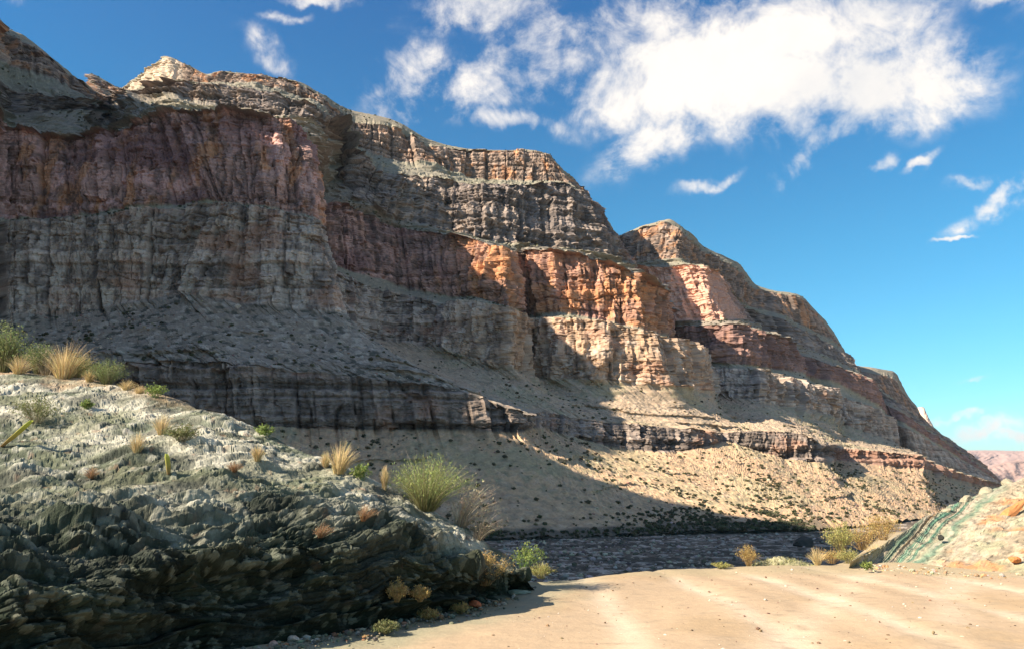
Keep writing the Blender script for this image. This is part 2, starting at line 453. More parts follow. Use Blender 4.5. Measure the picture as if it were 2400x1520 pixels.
# the outer end of each promontory turns away: distance added along the wall, below and above the red cliff
TURN = [lambda s: float(np.interp(s, [1500, 1540, 1580, 1640, 1740, 1850, 1890, 1950, 2000, 2060, 2100, 2150, 2250, 2400], [0, 45, 60, 0, -60, 30, 80, 20, 20, 120, 160, 60, 150, 150])),
        lambda s: float(np.interp(s, [1400, 1540, 1580, 1640, 1740, 1800, 1850, 1890, 1950, 2000, 2060, 2100, 2150, 2250, 2400], [0, 35, 25, -35, -75, -15, 45, 90, 20, 20, 120, 160, 60, 150, 150]))]
level_xyz = []
for k in range(12):
    ks, kp = [], []
    for j, (s, y, g) in enumerate(CASTER_Y):
        ks.append(s)
        kp.append((CASTER_X[k], y, (CASTER_F[k] * g if k else -21.5) + EYE))
    for (s, u, v, D) in LEV[k]:
        ks.append(s)
        kp.append(at(u, v, D + (TURN[k >= 7](s) if k > 2 else 0)))
    kp = np.array(kp)
    p = np.stack([np.interp(S_DENSE, ks, kp[:, c]) for c in range(3)], 1)
    level_xyz.append(gauss_smooth(p, 7.0))
back = level_xyz[11].copy()
dirv = back[:, :2] / np.linalg.norm(back[:, :2], axis=1)[:, None]
back[:, :2] += dirv * 260
back[:, 2] -= 15
level_xyz.append(back)
LX = np.array(level_xyz)                                   # (13, S, 3)

# spread the columns evenly over what can be seen
d = np.linalg.norm(np.diff(LX[1:12], axis=1), axis=2) / np.linalg.norm(LX[1:12, :-1, :2], axis=2)
wgt = np.sqrt((np.clip(d, 0, .03) ** 2).mean(0)) + .0001
wgt[S_DENSE[:-1] < -5] *= .12
wgt[S_DENSE[:-1] > 1900] *= .75
wgt[S_DENSE[:-1] > 2300] *= .4
cum = np.concatenate([[0], np.cumsum(wgt)])
S_COL = np.interp(np.linspace(0, cum[-1], NS), cum, S_DENSE)
LV = np.stack([np.stack([np.interp(S_COL, S_DENSE, LX[k, :, c]) for c in range(3)], 1) for k in range(13)])   # (13, NS, 3)

# arc length along the middle of the wall, for joint blocks
mid = gauss_smooth(LX[4], 5)
arc_d = np.concatenate([[0], np.cumsum(np.linalg.norm(np.diff(mid[:, :2], axis=0), axis=1))])
ARC = np.interp(S_COL, S_DENSE, arc_d).astype(np.float32)
ARC_K = []                                                  # and along each band, so that joints keep their spacing
for k in range(12):
    m_ = (LV[k] + LV[k + 1]) / 2
    ARC_K.append(np.concatenate([[0], np.cumsum(np.linalg.norm(np.diff(gauss_smooth(m_[:, :2], 3), axis=0), axis=1))]))
ARC_K = np.array(ARC_K, np.float32)

KIND = np.array([0, 1, 0, 1, 0, 1, 0, 1, 0, 1, 0, 0], float)    # 1 = cliff

P, FT, BAND = [], [], []
for k in range(12):
    f = np.linspace(0, 1, NT[k] + 1)[:-1] if k < 11 else np.linspace(0, 1, NT[k])
    ff = f
    zf = f - (.07 * np.sin(PI * f) if KIND[k] == 0 and k < 10 else 0)
    A, B = LV[k], LV[k + 1]
    xy = A[None, :, :2] + (B - A)[None, :, :2] * ff[:, None, None]
    zz = A[None, :, 2] + (B - A)[None, :, 2] * zf[:, None]
    P.append(np.concatenate([xy, zz[..., None]], -1))
    FT.append(f)
    BAND.append(np.full(len(f), k))
P = np.concatenate(P).transpose(1, 0, 2).astype(np.float32)      # (NS, T, 3)
FT, BAND = np.concatenate(FT), np.concatenate(BAND)
T = len(FT)
tan = np.gradient(P[..., :2], axis=0)
for _ in range(3):
    tan = np.stack([gauss_smooth(tan[:, :, c], 4) for c in (0, 1)], -1)
NRM = np.stack([tan[..., 1], -tan[..., 0]], -1)
NRM /= np.linalg.norm(NRM, axis=2)[..., None] + 1e-9
X, Y, Z = P[..., 0].copy(), P[..., 1].copy(), P[..., 2].copy()
A_ = ARC_K[BAND].T.copy()
DIST = np.hypot(X, Y)
# softly blended cliff weight
cw = KIND[BAND].astype(np.float32)
CW = cw[None, :] * np.ones((NS, 1), np.float32)
tw = 1 - CW
hi = ((BAND == 6) | (BAND == 7) | (BAND == 8)).astype(np.float32)[None, :]

wz = Z + 2.6 * fbm(X / 80, Y / 80, Z / 200, 2)                # gently rolling bedding
# --- cliffs: outward displacement
but = ridged(X / 46 + .25 * fbm(X / 20, Y / 20, Z / 40, 2), Y / 46, Z / 260, 3)
but2 = ridged(X / 25 + .2 * fbm(X / 14, Y / 14, Z / 60, 2) + 5, Y / 25, Z / 300, 2)
colm = fbm(X / 13, Y / 13, Z / 70, 3)
def gather(seed, thick):
    r = np.random.RandomState(seed)
    zs = np.arange(-60, 620, .5)
    v, z0 = np.zeros(len(zs)), -60.0
    while z0 < 620:
        t = thick * (.4 + 1.3 * r.rand())
        v[(zs >= z0) & (zs < z0 + t)] = r.rand() * 2 - 1
        z0 += t
    g_ = np.zeros(len(zs))
    g_[1:][np.abs(np.diff(v)) > .02] = 1                      # soft seams between beds
    return zs, np.convolve(v, [.25, .5, .25], 'same') - .55 * np.convolve(g_, [.6, 1, .6], 'same')
zs, h1 = gather(3, 9.0)
_, h2 = gather(5, 2.6)
bed1 = np.interp(wz, zs, h1)
bed2 = np.interp(wz + .7 * fbm(X / 15, Y / 15, Z / 15, 2), zs, h2)
JOINT = {}
def facets(a, z, w, h, k):
    """Jointed rock: cells of a broken bond, each a plane of its own with a random stand-out and tilt."""
    j = np.floor(z / h + .35 * (hash2(np.floor(a / w), np.zeros_like(a), k + 9) - .5))
    ww = w * (.55 + .9 * hash2(j, j * 0 + 5, k))
    q = (a + hash2(j, j * 0 + 3, k) * w * 7) / ww
    i = np.floor(q)
    fa, fz = q - i - .5, z / h - np.floor(z / h) - .5
    je = np.minimum(.5 - np.abs(fa), 1) * ww
    ze = (.5 - np.abs(fz)) * h
    JOINT[k] = np.maximum(1 - je / (.05 * w), .7 * (1 - ze / (.04 * w))).clip(0, 1)
    return hash2(i, j, k + 5), (hash2(i, j, k) - .5) * 1.5 + (hash2(i, j, k + 1) - .5) * 1.9 * fa + (hash2(i, j, k + 2) - .6) * .5 * fz
warp_a = A_ + 3.0 * fbm(X / 25, Y / 25, Z / 12, 3)
warp_z = wz + 1.5 * fbm(X / 9, Y / 9, Z / 9, 2)
b1, e1 = bricks(warp_a, warp_z, 13.0, 10.0, 1)
b2, e2 = bricks(warp_a * 1.01, warp_z, 5.2, 4.6, 2)
b3, e3 = bricks(warp_a, warp_z, 2.2, 2.0, 4)
crk = np.abs(perlin(X / 17 + .12 * perlin(X / 6, Y / 6, Z / 14), Y / 17, Z / 330))
crack = (1 - sstep(0.0, .05, crk)) * sstep(-.1, .3, fbm(X / 30 + 5, Y / 30, Z / 60, 2))
wa1 = A_ + 2.2 * fbm(X / 30, Y / 30, Z / 45, 3)
ch1, fk1 = facets(wa1, wz + 8 * fbm(X / 30, Y / 30, Z / 99, 2), 24.0, 80.0, 11)
ch2, fk2 = facets(A_ + 1.3 * fbm(X / 12, Y / 12, Z / 20, 3), wz + 2.5 * fbm(X / 14, Y / 14, Z / 14, 2), 9.0, 30.0, 21)
ch3, fk3 = facets(A_ + .8 * fbm(X / 5, Y / 5, Z / 7, 3), wz + 1.2 * fbm(X / 6, Y / 6, Z / 6, 2), 4.0, 6.5, 31)
ch4, fk4 = facets(A_, wz + .6 * fbm(X / 4, Y / 4, Z / 4, 2), 1.9, 1.7, 41)
fine = fbm(X / 3.1, Y / 3.1, Z / 2.6, 4, .55)
BUT = {1: 4.5, 3: 6.0, 5: 6.5, 7: 5.0, 9: 5.5}
bedf = np.array([{3: .5, 5: .65, 9: .7}.get(int(b), 1.0) for b in BAND], np.float32)
bsc = np.array([BUT.get(int(b), 0) for b in BAND], np.float32)
for k in (1, 3, 5, 7, 9):                                    # fade the buttresses towards foot and top of each cliff
    m = BAND == k
    bsc[m] *= .6 + .4 * np.minimum(1, 4 * FT[m])
off = CW * (bsc[None, :] * 1.0 * (but - .1) + .7 * colm + bedf[None, :] * (1.35 * bed1 + 1.1 * bed2) + 5.0 * fk1 + 2.8 * fk2 + 1.1 * fk3 + .45 * fk4
            - 2.6 * crack + .55 * fine - 3.0 * JOINT[11] - 2.0 * JOINT[21] - .7 * JOINT[31]
            + np.isin(BAND, (3, 5))[None, :] * sstep(850, 1000, S_COL)[:, None] * 8.0 * (but2 - .1))
off *= 1 - .45 * sstep(950, 1500, DIST)
off -= CW * (.5 * (1 - sstep(0, .5, e1)) + .3 * (1 - sstep(0, .35, e2)))
# --- ledgy steps on the high slopes and the upper cliff
run = np.zeros(T, np.float32)
for k in range(12):
    m = BAND == k
    rr = np.linalg.norm((LV[k + 1] - LV[k])[:, :2], axis=1) / np.maximum(LV[k + 1][:, 2] - LV[k][:, 2], 3)
    run[m] = np.median(rr)
RUN = np.clip(np.stack([np.linalg.norm((LV[k + 1] - LV[k])[:, :2], axis=1) / np.maximum(LV[k + 1][:, 2] - LV[k][:, 2], 4) for k in range(12)], 1)[:, BAND], 0, 2.5)
def steps(h, z):
    q = z / h
    fr = q - np.floor(q)
    return h * (fr - sstep(.62, 1.0, fr))
ledgew = ((BAND == 6) * .75 + (BAND == 7) * .85 + (BAND == 8) * .5 + (BAND == 2) * .16 + (BAND == 10) * .3)[None, :].astype(np.float32)
ledgew = ledgew * (1 - .75 * sstep(850, 1300, DIST))
ledge_n = sstep(-.35, .25, fbm(X / 60, Y / 60, Z / 18, 2))
off += ledgew * ledge_n * RUN * (steps(11.0, wz) + .6 * steps(4.2, wz + 2))
off += hi * (1.2 * fbm(X / 9, Y / 9, Z / 5, 3) + 1.0 * (b2 - .5) + 2.0 * colm * ledge_n)
# ledges and talus follow the cliff above and below them
first = [int(np.argmax(BAND == k)) for k in range(12)]
for k in (0, 2, 4, 6, 8, 10):
    i0, i1 = first[k], first[k + 1] if k < 11 else T
    f = FT[i0:i1][None, :]
    if k > 0:
        off[:, i0:i1] += off[:, i0 - 1:i0] * (1 - f) ** 3
    if k < 10:
        off[:, i0:i1] += off[:, i1:i1 + 1] * f ** 7
P[..., 0] += NRM[..., 0] * off
P[..., 1] += NRM[..., 1] * off
# --- slopes: vertical displacement, gullies down the dip, rubble
gul = ridged(A_ / 34 + .15 * fbm(X / 30, Y / 30, 0 * Z, 2), Z / 300, 0 * Z + 3.3, 3)
sr_h, sr_i = stones(X / 3.2, Y / 3.2, Z / 2.4, 7)
rub = fbm(X / 3.4, Y / 3.4, Z / 3.4, 4, .65)
sl = tw * (1.4 * fbm(X / 38, Y / 38, 0 * Z, 3) - 1.3 * np.clip(gul, -1, .9) + .6 * rub) + .7 * np.isin(BAND, (0, 2))[None, :] * tw * sr_h * sr_i ** 2
edge_t = np.ones(T, np.float32)
m0 = BAND == 0
edge_t[m0] = .15 + .85 * sstep(0, .25, FT[m0])
edge_t[BAND >= 10] = .6
sl *= edge_t[None, :]
# dark ledges that crop out of the talus
zl = wz + 2.0 * fbm(X / 40, Y / 40, 0 * Z, 3)
for k, lo, hgt, amp in ((2, .34, 2.4, 4.2), (2, .17, 2.2, 4.0), (2, .52, 1.6, 1.8), (0, .66, 1.5, 2.4), (0, .40, 1.4, 2.2)):
    zk = (LV[k] + (LV[k + 1] - LV[k]) * lo)[:, 2][:, None] + 2.2 * fbm(X / 45, Y / 45, 0 * Z + k + lo, 3)
    pres = sstep(-.12, .2, fbm(X / 55, Y / 55, 0 * Z + 7 * lo, 2))
    bump_ = np.exp(-np.clip((Z - zk) / hgt, -4, 4) ** 2 * np.where(Z > zk, .3, 6)) * pres
    mk = (BAND == k).astype(np.float32)[None, :]
    amp_ = amp * mk * bump_ * (1 + .5 * (b3 - .5))
    P[..., 0] += NRM[..., 0] * amp_
    P[..., 1] += NRM[..., 1] * amp_
P[..., 2] += sl
P[..., 2] += (BAND == 0)[None, :] * sstep(.14, .05, FT[None, :]) * (1.2 * np.abs(fk2) + .8 * fk3)

# --- rock colours
def rgb(*c):
    return np.array(c, np.float32)
def mixc(c, target, w):
    return c + (target - c) * np.clip(w, 0, 1)[..., None]
streak = fbm(X / 5.0, Y / 5.0, Z / 55, 4, .6)
streak2 = fbm(X / 11 + 40, Y / 11, Z / 90, 3, .55)
blotch = fbm(X / 30 + 9, Y / 30, Z / 22, 4, .55)
blotch2 = fbm(X / 60 + 3, Y / 60 + 8, Z / 40, 3)
small = fbm(X / 4 + 2, Y / 4, Z / 4, 3, .6)
BASE = [rgb(.48, .32, .19), rgb(.25, .20, .165), rgb(.41, .31, .215), rgb(.37, .295, .24), rgb(.30, .265, .195), rgb(.40, .245, .20),
        rgb(.25, .215, .175), rgb(.20, .163, .142), rgb(.23, .21, .165), rgb(.275, .20, .155), rgb(.24, .21, .155), rgb(.27, .23, .17)]
col = np.array(BASE)[BAND][None].repeat(NS, 0)
isC = lambda *ks: CW * np.isin(BAND, ks)[None, :]
c_a = hash2(np.floor(wa1 / 7.0), np.floor(wz / 9.0), 77)
col *= (1 + CW * (0.30 * bed2 + .14 * bed1 + .30 * np.clip(fk2, -1, 1) + .22 * (b2 - .5) + .22 * (b3 - .5) + .30 * (c_a - .5)))[..., None]
col = mixc(col, rgb(.05, .045, .042), CW * np.maximum(crack, np.maximum(JOINT[11], JOINT[21]) * .9) * .4)
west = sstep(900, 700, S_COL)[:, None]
sun_tint = sstep(950, 1060, S_COL)[:, None] * sstep(1600, 1500, S_COL)[:, None]  # warm sunlit tone painted into the cliffs that catch the sun
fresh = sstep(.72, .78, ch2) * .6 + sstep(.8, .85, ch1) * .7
col = mixc(col, rgb(.47, .225, .11), isC(5) * sun_tint * (.38 + .55 * sstep(-.3, .4, blotch)))
col = mixc(col, rgb(.43, .285, .18), isC(3) * sun_tint * .85)
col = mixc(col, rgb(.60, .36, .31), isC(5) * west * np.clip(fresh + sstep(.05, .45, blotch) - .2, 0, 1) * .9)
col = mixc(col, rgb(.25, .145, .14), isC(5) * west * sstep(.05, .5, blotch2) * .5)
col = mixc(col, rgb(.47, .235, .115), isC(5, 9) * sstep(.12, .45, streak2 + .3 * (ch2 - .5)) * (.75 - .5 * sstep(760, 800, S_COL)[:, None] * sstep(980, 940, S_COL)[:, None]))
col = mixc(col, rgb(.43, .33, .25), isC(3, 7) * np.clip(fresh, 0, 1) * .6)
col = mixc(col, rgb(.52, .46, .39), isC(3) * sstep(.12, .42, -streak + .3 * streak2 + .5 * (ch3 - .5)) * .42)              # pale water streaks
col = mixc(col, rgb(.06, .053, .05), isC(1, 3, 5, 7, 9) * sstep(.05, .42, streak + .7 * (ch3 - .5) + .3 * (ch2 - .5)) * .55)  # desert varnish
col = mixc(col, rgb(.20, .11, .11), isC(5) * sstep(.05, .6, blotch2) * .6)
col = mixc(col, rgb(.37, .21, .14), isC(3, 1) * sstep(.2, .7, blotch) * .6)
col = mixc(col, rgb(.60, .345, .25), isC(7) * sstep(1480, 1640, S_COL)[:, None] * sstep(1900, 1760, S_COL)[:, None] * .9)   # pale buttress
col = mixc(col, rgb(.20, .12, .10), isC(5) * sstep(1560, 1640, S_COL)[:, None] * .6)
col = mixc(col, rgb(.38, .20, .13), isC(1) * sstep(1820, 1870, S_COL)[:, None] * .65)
col = mixc(col, rgb(.56, .45, .34), isC(9) * sstep(270, 300, S_COL)[:, None] * sstep(430, 400, S_COL)[:, None])
col = mixc(col, rgb(.19, .175, .13), tw * sstep(.12, .5, small) * .55)                                # scrub and darker rubble
col = mixc(col, rgb(.44, .36, .28), tw * sstep(.2, .6, -small) * .35)
col = mixc(col, rgb(.40, .26, .17), tw * np.isin(BAND, (0, 2))[None, :] * sstep(.1, .7, blotch) * .35)
col = mixc(col, rgb(.30, .275, .165), tw * np.isin(BAND, (0, 2))[None, :] * sstep(.0, .45, blotch2 + .4 * small) * .55)
col = mixc(col, rgb(.25, .235, .165), tw * np.isin(BAND, (4, 6, 8, 10))[None, :] * sstep(-.15, .5, blotch2) * .5)
apron = tw * (BAND == 2)[None, :] * sstep(900, 740, S_COL)[:, None]
col = mixc(col, rgb(.235, .20, .165), apron * .75)
pick_r, rid_r = sr_h, sr_i
col = mixc(col, rgb(.40, .34, .275), (apron + .28 * tw * np.isin(BAND, (0, 2))[None, :]) * sstep(.78, .9, rid_r) * sstep(.25, .5, pick_r) * .7)
col = mixc(col, rgb(.10, .095, .075), (apron + .4 * tw * np.isin(BAND, (0, 2))[None, :]) * sstep(.22, .1, rid_r) * .7)
# black shade along the river's edge, painted into the foot of the talus
toe_shade = (BAND == 0)[None, :] * sstep(.13, .05, FT[None, :] + .05 * fbm(X / 14, Y / 14, Z / 6, 3)) * sstep(1700, 1450, S_COL)[:, None]
col = mixc(col, rgb(.085, .078, .066), toe_shade * .85)
col *= (1 + .16 * fine)[..., None]

wall = empty('canyon_wall', (0, 0, 0))
tag(wall, 'stepped canyon wall of banded red and grey cliffs above pale talus slopes', 'canyon wall', kind='structure')
start = 0
SLOPE_GRIDS = {}
for k in range(12):
    n = NT[k]
    i0, i1 = start, min(start + n + 1, T)
    start += n
    pts = P[:, i0:i1].reshape(-1, 3)
    cc = col[:, i0:i1].reshape(-1, 3)
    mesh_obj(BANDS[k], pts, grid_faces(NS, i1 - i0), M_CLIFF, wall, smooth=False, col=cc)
    if KIND[k] == 0:
        SLOPE_GRIDS[k] = P[:, i0:i1]
print('wall', NS, T, round(time.time() - T0, 1))
# ------------------------------------------------------------------ ground, riverbed, far land
M_GROUND = rock_mat('dry_ground', .6, .3, .3)
M_ROCKY = rock_mat('foreground_rock', 26, .32, .5)
M_ROAD = rock_mat('road_dirt', 7, .10, .18)
M_BED = rock_mat('river_gravel', 1.3, .45, .4)


def loft(rows, ns, nt, seg=None, soft=.35):
    """Surface through several polylines of world points (rows from foot to crest), all with as many knots."""
    R = np.array(rows, float)                                 # (r, n, 3)
    n = R.shape[1]
    q = np.linspace(0, n - 1, ns)
    Rs = np.stack([np.stack([np.interp(q, np.arange(n), R[r, :, c]) for c in range(3)], 1) for r in range(len(R))])
    Rs = np.stack([gauss_smooth(x, max(1.0, ns / n * soft)) for x in Rs])
    w = np.linspace(0, len(R) - 1, nt) if seg is None else np.interp(np.linspace(0, 1, nt), np.linspace(0, 1, len(seg)), seg)
    k = np.clip(np.floor(w).astype(int), 0, len(R) - 2)
    f = (w - k)[:, None, None]
    G = Rs[k] * (1 - f) + Rs[k + 1] * f                       # (nt, ns, 3)
    G = np.stack([gauss_smooth(G[:, :, c], nt / len(R) * .16) for c in range(3)], -1)
    return G.transpose(1, 0, 2).astype(np.float32), q, w


def grid_normals(G, sm=0):
    a = np.gradient(G, axis=0)
    b = np.gradient(G, axis=1)
    n = np.cross(a, b)
    n /= np.linalg.norm(n, axis=2)[..., None] + 1e-12
    return n


v = np.array([(-4000, -600, -23), (9000, -600, -23), (30000, 45000, -23), (-30000, 45000, -23)], float)
o = mesh_obj('desert_ground', v, np.array([[0, 1, 2, 3]]), M_GROUND, None, col=np.full((4, 3), 1) * np.array([.36, .28, .21]))
tag(o, 'flat dry canyon floor running out to the horizon', 'ground', kind='structure')

# --- riverbed: a fan of cells that grow with distance
na, nr = 560, 330
ang = np.concatenate([np.linspace(-.6, -.08, 110)[:-1], np.linspace(-.08, .62, na - 109)])
rad = np.concatenate([np.geomspace(60, 150, 30)[:-1], np.geomspace(150, 430, nr - 59), np.geomspace(435, 1100, 30)])
AA, RR = np.meshgrid(ang, rad, indexing='ij')
bx, by = RR * np.sin(AA), RR * np.cos(AA)
bz = -18.6 + .35 * fbm(bx / 26, by / 26, 0 * bx, 3)
bz[RR < 90] -= 1
cs1, cr1 = stones(bx / 2.6, by / 2.6, 0 * bx + .4, 5)
cs2, cr2 = stones(bx / 1.1, by / 1.1, 0 * bx + .4, 25)
bar = fbm(bx / 46 + by / 90, by / 15, 0 * bx + 2, 3)
bz += .35 * cs1 * cr1 ** 3 + .15 * cs2 * cr2 + .25 * sstep(.1, .5, bar)
bc = np.full(bx.shape + (3,), 1, np.float32) * rgb(.165, .13, .098)
bc *= (.45 + 1.0 * cr2)[..., None]
bc = mixc(bc, rgb(.50, .42, .34), sstep(.76, .93, cr1 + .4 * fbm(bx / 7, by / 5, 0 * bx, 2)) * .85)
bc = mixc(bc, rgb(.07, .06, .05), sstep(.2, .0, cr1) * .7)
bc = mixc(bc, rgb(.045, .045, .035), sstep(.06, .34, bar + .5 * fbm(bx / 4, by / 14, 0 * bx + 9, 3)) * .75)
o = mesh_obj('riverbed', np.stack([bx, by, bz], -1).reshape(-1, 3), grid_faces(na, nr), M_BED, None, col=bc.reshape(-1, 3))
tag(o, 'dry grey cobble riverbed lying in shade below the talus', 'riverbed', kind='structure')

# --- road bench: flat dirt, rounded off at the far brink and falling to the riverbed
def brink(x):
    return np.interp(x, [-6, 0, .9, 3, 5, 7, 8.5, 14], [13.2, 13.9, 14.4, 15.8, 16.7, 17.2, 19.5, 30])
def road_z(x, y):
    t = y - brink(x) - .9
    drop = .42 * np.logaddexp(0, t * 4.5) / 4.5
    z = -np.minimum(drop, 22 + 0 * t)
    z = z + .035 * fbm(x / 3, y / 3, 0 * x, 2) + .02 * np.sin((x - .05 * y * y * .35) * 2.6) * np.exp(-((x - 3) / 6) ** 2)
    return z
nx, ny = 320, 340
gx = np.linspace(-9, 34, nx)
gy = np.concatenate([np.linspace(1.5, 19, ny - 60), np.geomspace(19.3, 72, 60)])
XX, YY = np.meshgrid(gx, gy, indexing='ij')
rs_h, rs_i = stones(XX / .11, YY / .11, 0 * XX + .4, 17)
ZZ = road_z(XX, YY) + .012 * fbm(XX / .35, YY / .35, 0 * XX, 3) + .010 * rs_h * sstep(.55, .95, rs_i)
# wheel tracks sweep from the near right towards the brink and curve away
trk = XX - (5.2 - .085 * (YY - 15) - .012 * (YY - 15) ** 2)
tr = sum(np.exp(-((trk - c) / w) ** 2) for c, w in ((-2.3, .17), (-.75, .19), (1.1, .2), (2.65, .19), (-4.0, .22), (4.3, .2)))
tr2 = np.exp(-((XX - (1.8 + .55 * (YY - 7))) / .3) ** 2) + np.exp(-((XX - (3.4 + .58 * (YY - 7))) / .3) ** 2)
rn = fbm(XX / 1.6, YY / 2.6, 0 * XX, 4)
ruts = np.sin((trk + .06 * rn) * 9.0) * np.exp(-(trk / 3.6) ** 2)
rn2 = fbm(XX / .25, YY / .25, 0 * XX + 3, 3)
ZZ -= .03 * tr * sstep(-.3, .4, rn)
rc = np.full(XX.shape + (3,), 1, np.float32) * rgb(.405, .30, .195)
rc = mixc(rc, rgb(.54, .43, .31), np.clip(tr + .6 * tr2, 0, 1) * (.95 + .35 * rn))
rc *= (1 + .12 * ruts * sstep(-.2, .3, fbm(XX / 2.5, YY / 4, 0 * XX + 6, 2)))[..., None]
rc = mixc(rc, rgb(.30, .215, .13), sstep(.40, .62, rn2 + .12 * rn) * .45)
rc = mixc(rc, rgb(.36, .255, .145), sstep(.1, .6, rn) * .5)
rc = mixc(rc, rgb(.30, .25, .18), sstep(.25, .6, rn2) * .35)
edge = sstep(.9, -.1, YY - np.interp(XX, [-6, -2.9, -2.2, -1.0, .5], [5.5, 7.6, 8.3, 10.0, 13.6]) + .5) * 0
lverge = sstep(1.3, .0, (XX - np.interp(YY, [5, 7.6, 8.3, 10, 11, 13.7, 16], [-4.6, -2.9, -2.2, -1.05, -.45, .55, .9])) + .35 * fbm(XX / .5, YY / .5, 0 * XX, 3))
rc = mixc(rc, rgb(.25, .245, .165), lverge * .85)
rverge = sstep(-.6, .5, YY - np.interp(XX, [4, 7.5, 9, 12, 18], [15.6, 15.6, 15.3, 14.6, 13.2]) + .4 * rn)
rc = mixc(rc, rgb(.34, .28, .17), rverge * .7)
rc = mixc(rc, rgb(.25, .22, .17), sstep(0, 3, YY - brink(XX)))
o = mesh_obj('dirt_road', np.stack([XX, YY, ZZ], -1).reshape(-1, 3), grid_faces(nx, ny), M_ROAD, None, smooth=True, col=rc.reshape(-1, 3))
tag(o, 'pale sandy dirt road with faint wheel tracks, ending at a brink', 'road', kind='structure')

# ------------------------------------------------------------------ dark schist bank beside the road
toe = [(-420, 1760), (-100, 1660), (200, 1588), (520, 1527), (700, 1500), (850, 1473), (1000, 1445), (1130, 1416), (1225, 1380), (1272, 1356)]
foot = [at_z(u, v, 0) - np.array((0, 0, .12)) for u, v in toe]
knee = [(-420, 1400, 5.9), (-100, 1365, 6.7), (200, 1335, 7.5), (480, 1290, 8.6), (680, 1250, 9.6), (830, 1255, 10.1), (960, 1285, 10.55), (1060, 1312, 10.95), (1150, 1340, 11.5), (1235, 1348, 12.95)]
mid_ = [(-420, 1130, 11), (-100, 1118, 11.2), (200, 1105, 11.4), (460, 1098, 11.5), (660, 1112, 11.5), (800, 1155, 11.6), (930, 1215, 11.7), (1050, 1262, 11.85), (1145, 1305, 12.0), (1235, 1338, 13.15)]
crest = [(-420, 800, 21), (-60, 852, 18.8), (190, 860, 18.2), (330, 900, 17.2), (500, 962, 15.2), (650, 1022, 14.0), (780, 1074, 13.3), (930, 1140, 12.9), (1070, 1212, 12.7), (1200, 1302, 13.0)]
backr = [(-420, 1100, 36), (-60, 1100, 34), (190, 1100, 32), (330, 1120, 29), (500, 1150, 26), (650, 1170, 24), (780, 1200, 22), (930, 1240, 20), (1070, 1290, 18), (1200, 1335, 15.5)]
rows = [foot] + [[at(*p) for p in r] for r in (knee, mid_, crest, backr)]
NHS, NHT = 720, 460
G, hq, hw = loft(rows, NHS, NHT, seg=[0, .5, 1.0, 1.5, 2.0, 2.5, 3.0, 3.25, 4.0])
hx, hy, hz = G[..., 0].copy(), G[..., 1].copy(), G[..., 2].copy()
n0 = grid_normals(G)
if n0[..., 2].mean() < 0:
    n0 = -n0
W = np.repeat(hw[None, :], NHS, 0).astype(np.float32)
# foliation: axes tilted about 20 degrees
ct, st = math.cos(math.radians(24)), math.sin(math.radians(24))
fa = hx * ct + (hz + .35 * hy) * st
fb = -hx * st + (hz + .35 * hy) * ct
fc = hy
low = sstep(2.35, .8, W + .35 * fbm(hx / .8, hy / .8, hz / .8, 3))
wv = .35 * fbm(hx / 1.1, hy / 1.1, hz / 1.1, 2)
lump = 1 - np.abs(perlin(fa / 1.7 + wv, fb / .60, fc / 1.7)) * 2
lump2 = 1 - np.abs(perlin(fa / .75 + 9, fb / .26 + wv, fc / .7)) * 2
deep = fbm(hx / 2.2 + 4, hy / 2.2, hz / 1.6, 3)
jw = .06 * fbm(hx / .3, hy / .3, hz / .3, 2)
s1, r1 = stones(fa / .50 + jw, fb / .20 + jw, fc / .42, 3)
s2, r2 = stones(fa / .20 + jw, fb / .095, fc / .17 + jw, 40)
s3, r3 = stones(fa / .085, fb / .055, fc / .075, 90)
su, ru_ = stones(hx / .15 + jw, hy / .19, hz / .13 + jw, 60)
sv, rv_ = stones(hx / .065, hy / .08, hz / .06, 130)
gr = fbm(hx / .14, hy / .14, hz / .14, 3, .6)
amp = sstep(0, .25, W) * (1 - .6 * sstep(2.6, 3.0, W)) + .05
patch = sstep(-.25, .3, fbm(hx / .9 + 3, hy / .9, hz / .9, 3))
bz_s, bh1 = gather(21, 14.0)
_, bh2 = gather(22, 5.0)
fbw = (fb + .10 * fbm(hx / .9, hy / .9, hz / .9, 3)) * 100
lay1, lay2 = np.interp(fbw % 600, bz_s, bh1), np.interp(fbw % 600, bz_s, bh2)
disp = amp * (.19 * low * (lump - .3) + (.04 + .09 * low) * (lump2 - .4) + .20 * low * deep + .20 * (1 - low) * deep
              + .055 * low * lay1 + .035 * low * lay2
              + .07 * low * s1 * r1 + .05 * low * s2 * (.3 + r2) * (.4 + .9 * patch) + .032 * low * s3 * (.3 + r3)
              + (1 - low) * (.055 * su * ru_ ** 2 * (.3 + patch) + .018 * sv * (.2 + rv_)) + .014 * gr)
r2 = np.where(low > .5, r2, ru_)
r3 = np.where(low > .5, r3, rv_)
G2 = G + n0 * disp[..., None]
G2[..., 2] = np.where(W < .06, np.minimum(G2[..., 2], -.05), G2[..., 2])
